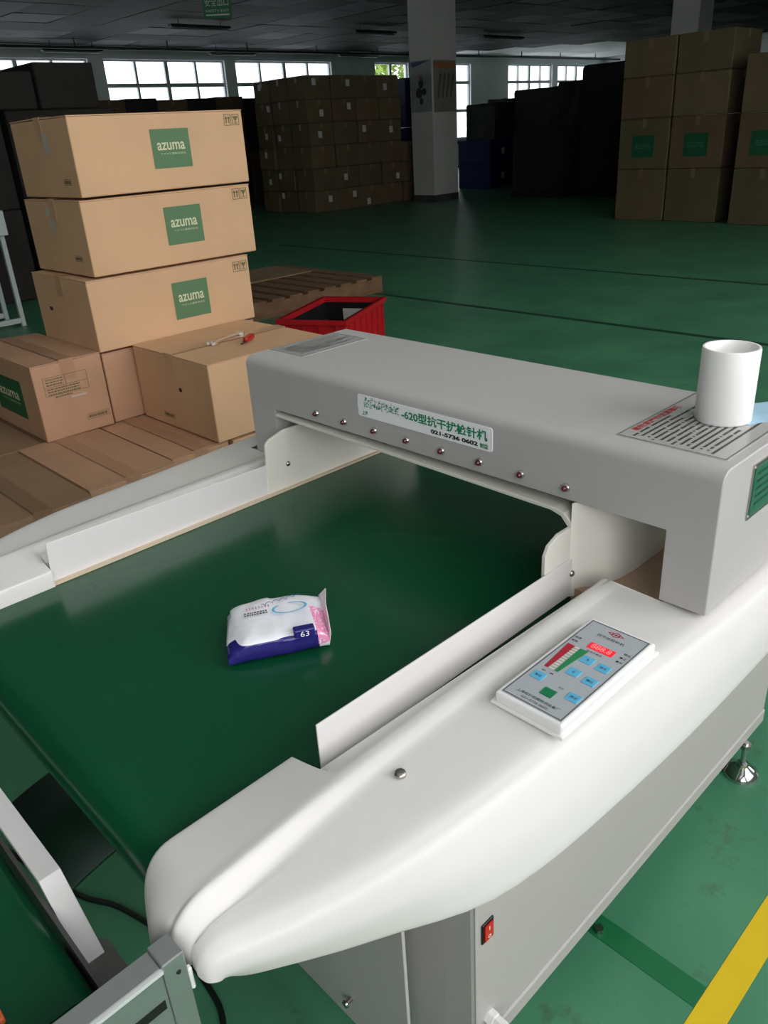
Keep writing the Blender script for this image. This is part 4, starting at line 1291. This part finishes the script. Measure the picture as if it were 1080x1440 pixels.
BGM = [m_dkraft, m_dkraft2, m_dkraft3]
MESHC = {}
def bg_carton(x0, x1, y0, y1, z0, z1, label, group, mi=None, stickers=(), name='background_carton', mat=None, tapeface=None, logo=None):
    c = empty(name, ((x0 + x1) / 2, (y0 + y1) / 2, z0))
    hx, hy, hh = (x1 - x0) / 2 - 0.006, (y1 - y0) / 2 - 0.006, z1 - z0 - 0.004
    mat = mat or BGM[random.randrange(3) if mi is None else mi]
    key = (round(hx, 3), round(hy, 3), round(hh, 3), mat.name)
    if key not in MESHC:
        bm = bmesh.new(); bm_box(bm, -hx, hx, -hy, hy, 0, hh, 0.012, 1)
        me = bpy.data.meshes.new('body'); bmesh.ops.recalc_face_normals(bm, faces=bm.faces); bm.to_mesh(me); bm.free(); me.materials.append(mat)
        bm = bmesh.new()
        bm_box(bm, -0.03, 0.03, -hy - 0.002, hy + 0.002, hh - 0.001, hh + 0.001)
        bm_box(bm, -0.03, 0.03, -hy - 0.002, -hy + 0.001, hh - 0.12, hh + 0.001)
        bm_box(bm, hx - 0.001, hx + 0.002, -0.03, 0.03, hh - 0.10, hh)
        me2 = bpy.data.meshes.new('tape'); bm.to_mesh(me2); bm.free(); me2.materials.append(M('background_tape', (120, 100, 70), 0.35))
        MESHC[key] = (me, me2)
    me, me2 = MESHC[key]
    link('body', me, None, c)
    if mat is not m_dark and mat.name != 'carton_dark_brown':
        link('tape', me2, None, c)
    for (f, u, v, w, h_) in stickers:
        if f == 'x':
            print2('sticker', lambda b: bm_quad2(b, -w / 2, w / 2, -h_ / 2, h_ / 2), m_sticker, c, (hx + 0.004, u, v), (0, 1, 0), (0, 0, 1))
        else:
            print2('sticker', lambda b: bm_quad2(b, -w / 2, w / 2, -h_ / 2, h_ / 2), m_sticker, c, (u, -hy - 0.004, v), (1, 0, 0), (0, 0, 1))
    if logo:
        w, h_, v = logo
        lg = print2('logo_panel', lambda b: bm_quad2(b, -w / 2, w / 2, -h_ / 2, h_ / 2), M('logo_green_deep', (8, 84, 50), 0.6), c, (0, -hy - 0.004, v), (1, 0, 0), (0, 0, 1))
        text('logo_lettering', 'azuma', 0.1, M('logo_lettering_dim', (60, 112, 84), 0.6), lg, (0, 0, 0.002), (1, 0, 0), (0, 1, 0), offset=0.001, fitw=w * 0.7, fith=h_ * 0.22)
    tag(c, label, 'carton', group)
    return c

ORD = ('first', 'second', 'third', 'fourth', 'fifth', 'sixth', 'seventh', 'eighth')
# middle pile beside the column
rnd = random.Random(21)
for r in range(6):
    for j in range(4):
        st = []
        if rnd.random() < 0.55: st.append(('x', rnd.uniform(-.2, .2), rnd.uniform(.1, .32), 0.10, 0.12))
        jit = rnd.uniform(-0.04, 0.03)
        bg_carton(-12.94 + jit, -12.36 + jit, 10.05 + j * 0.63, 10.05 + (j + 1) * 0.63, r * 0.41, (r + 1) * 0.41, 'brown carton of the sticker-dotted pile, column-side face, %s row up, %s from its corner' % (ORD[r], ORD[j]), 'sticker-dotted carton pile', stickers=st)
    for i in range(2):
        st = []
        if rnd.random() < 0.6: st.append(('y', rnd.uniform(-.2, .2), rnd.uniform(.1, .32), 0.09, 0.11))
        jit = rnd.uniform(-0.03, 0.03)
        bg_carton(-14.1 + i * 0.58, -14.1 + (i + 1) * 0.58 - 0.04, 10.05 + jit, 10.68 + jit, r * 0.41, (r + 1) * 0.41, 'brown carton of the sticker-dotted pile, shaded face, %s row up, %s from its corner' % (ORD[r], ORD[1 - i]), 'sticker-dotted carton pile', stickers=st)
for r in range(3):
    bg_carton(-12.95, -12.40, 12.62, 13.15, 0.0 + r * 0.4, 0.4 + r * 0.4, 'low brown carton between the tall pile and poster column, %s from the floor' % ORD[r], 'low cartons by the column', mi=0)
# blue bins behind
def bin_(x, y, z, w, d, h, label, group):
    b = empty('storage_bin', (x, y, z))
    bm = bmesh.new()
    t = 0.02
    bm_box(bm, -w / 2, w / 2, -d / 2, d / 2, 0, t)
    for s in (-1, 1):
        bm_box(bm, -w / 2, w / 2, s * d / 2 - t / 2, s * d / 2 + t / 2, t, h)
        bm_box(bm, s * w / 2 - t / 2, s * w / 2 + t / 2, -d / 2, d / 2, t, h)
    from_bm('tub', bm, m_bluebin, b)
    bm = bmesh.new()
    for s in (-1, 1):
        bm_box(bm, -w / 2 - .02, w / 2 + .02, s * d / 2 - .03, s * d / 2 + .03, h - 0.05, h)
        bm_box(bm, s * w / 2 - .03, s * w / 2 + .03, -d / 2, d / 2, h - 0.05, h)
    from_bm('rim', bm, m_bluebin, b)
    box('paper_label', w / 2 + 0.021, w / 2 + 0.024, -0.06, 0.06, h * .4, h * .65, m_sticker, b)
    tag(b, label, 'bin', group)
for k in range(5):
    bin_(-13.4, 13.75, k * 0.49, 0.9, 0.8, 0.485, 'dark blue bin left of the poster column, %s up its stack' % ORD[k], 'blue bins left of the column')
for k in range(2):
    bin_(-12.9, 16.1, 0.0 + k * 0.55, 1.0, 0.9, 0.545, 'dark blue bin right of the poster column, %s of the pair' % ('lower', 'upper')[k], 'blue bins right of the column')

# dark row behind the logo cartons
for k in range(8):
    for r in range(2):
        bg_carton(-18.0, -17.0, 7.2 + k * 0.78, 7.2 + (k + 1) * 0.78, r * 1.17, (r + 1) * 1.17 + (0.02 * (k % 3) if r else 0), '%s dark carton in the row before the windows, %s from its left end' % (('lower', 'upper')[r], ORD[k]), 'dark carton row by the windows', mat=m_dark if (k + r) % 2 else m_dkraft3)
# dark crates at the upper left
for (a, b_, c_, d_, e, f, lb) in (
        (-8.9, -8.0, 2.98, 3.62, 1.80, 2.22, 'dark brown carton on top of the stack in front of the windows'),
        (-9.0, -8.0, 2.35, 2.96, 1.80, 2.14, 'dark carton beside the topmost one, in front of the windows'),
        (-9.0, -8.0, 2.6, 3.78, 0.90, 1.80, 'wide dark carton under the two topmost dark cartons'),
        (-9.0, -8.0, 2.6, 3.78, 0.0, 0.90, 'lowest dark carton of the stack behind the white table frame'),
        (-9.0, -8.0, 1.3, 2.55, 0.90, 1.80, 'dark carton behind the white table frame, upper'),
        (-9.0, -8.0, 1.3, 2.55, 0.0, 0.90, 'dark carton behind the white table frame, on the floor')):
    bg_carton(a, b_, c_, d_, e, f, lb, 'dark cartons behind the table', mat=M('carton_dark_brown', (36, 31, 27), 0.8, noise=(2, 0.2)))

# black covered goods right of the column
def goods(x0, x1, y0, y1, h, label):
    g = empty('covered_goods', ((x0 + x1) / 2, (y0 + y1) / 2, 0))
    hx, hy = (x1 - x0) / 2, (y1 - y0) / 2
    bm = bmesh.new()
    r_ = random.Random(int(abs(x0) * 100))
    nx, ny, nz = 8, 6, 8
    bm_box(bm, -hx, hx, -hy, hy, 0.1, h, 0.05, 2)
    bmesh.ops.subdivide_edges(bm, edges=bm.edges, cuts=3, use_grid_fill=True)
    for v in bm.verts:
        v.co += Vector((r_.uniform(-1, 1), r_.uniform(-1, 1), r_.uniform(-1, 1))) * 0.018
    from_bm('wrapped_load', bm, m_dark, g)
    box('pallet_base', -hx, hx, -hy, hy, 0, 0.09, m_dark, g)
    tag(g, label, 'goods')
goods(-8.85, -7.4, 14.0, 15.2, 2.32, 'tallest black wrapped load beside the green-logo carton stacks')
goods(-12.75, -11.1, 17.0, 18.2, 2.14, 'long black wrapped load below the far windows')
goods(-11.05, -9.9, 16.4, 17.6, 2.2, 'black wrapped load between the tallest load and the far windows')
goods(-14.4, -13.2, 18.0, 19.2, 2.02, 'black wrapped load against the blank wall right of the column')
goods(-14.1, -13.1, 16.75, 17.75, 1.9, 'black wrapped load right behind the poster column')
goods(-10.2, -9.0, 13.6, 14.4, 1.3, 'low black wrapped load in front of the other loads')

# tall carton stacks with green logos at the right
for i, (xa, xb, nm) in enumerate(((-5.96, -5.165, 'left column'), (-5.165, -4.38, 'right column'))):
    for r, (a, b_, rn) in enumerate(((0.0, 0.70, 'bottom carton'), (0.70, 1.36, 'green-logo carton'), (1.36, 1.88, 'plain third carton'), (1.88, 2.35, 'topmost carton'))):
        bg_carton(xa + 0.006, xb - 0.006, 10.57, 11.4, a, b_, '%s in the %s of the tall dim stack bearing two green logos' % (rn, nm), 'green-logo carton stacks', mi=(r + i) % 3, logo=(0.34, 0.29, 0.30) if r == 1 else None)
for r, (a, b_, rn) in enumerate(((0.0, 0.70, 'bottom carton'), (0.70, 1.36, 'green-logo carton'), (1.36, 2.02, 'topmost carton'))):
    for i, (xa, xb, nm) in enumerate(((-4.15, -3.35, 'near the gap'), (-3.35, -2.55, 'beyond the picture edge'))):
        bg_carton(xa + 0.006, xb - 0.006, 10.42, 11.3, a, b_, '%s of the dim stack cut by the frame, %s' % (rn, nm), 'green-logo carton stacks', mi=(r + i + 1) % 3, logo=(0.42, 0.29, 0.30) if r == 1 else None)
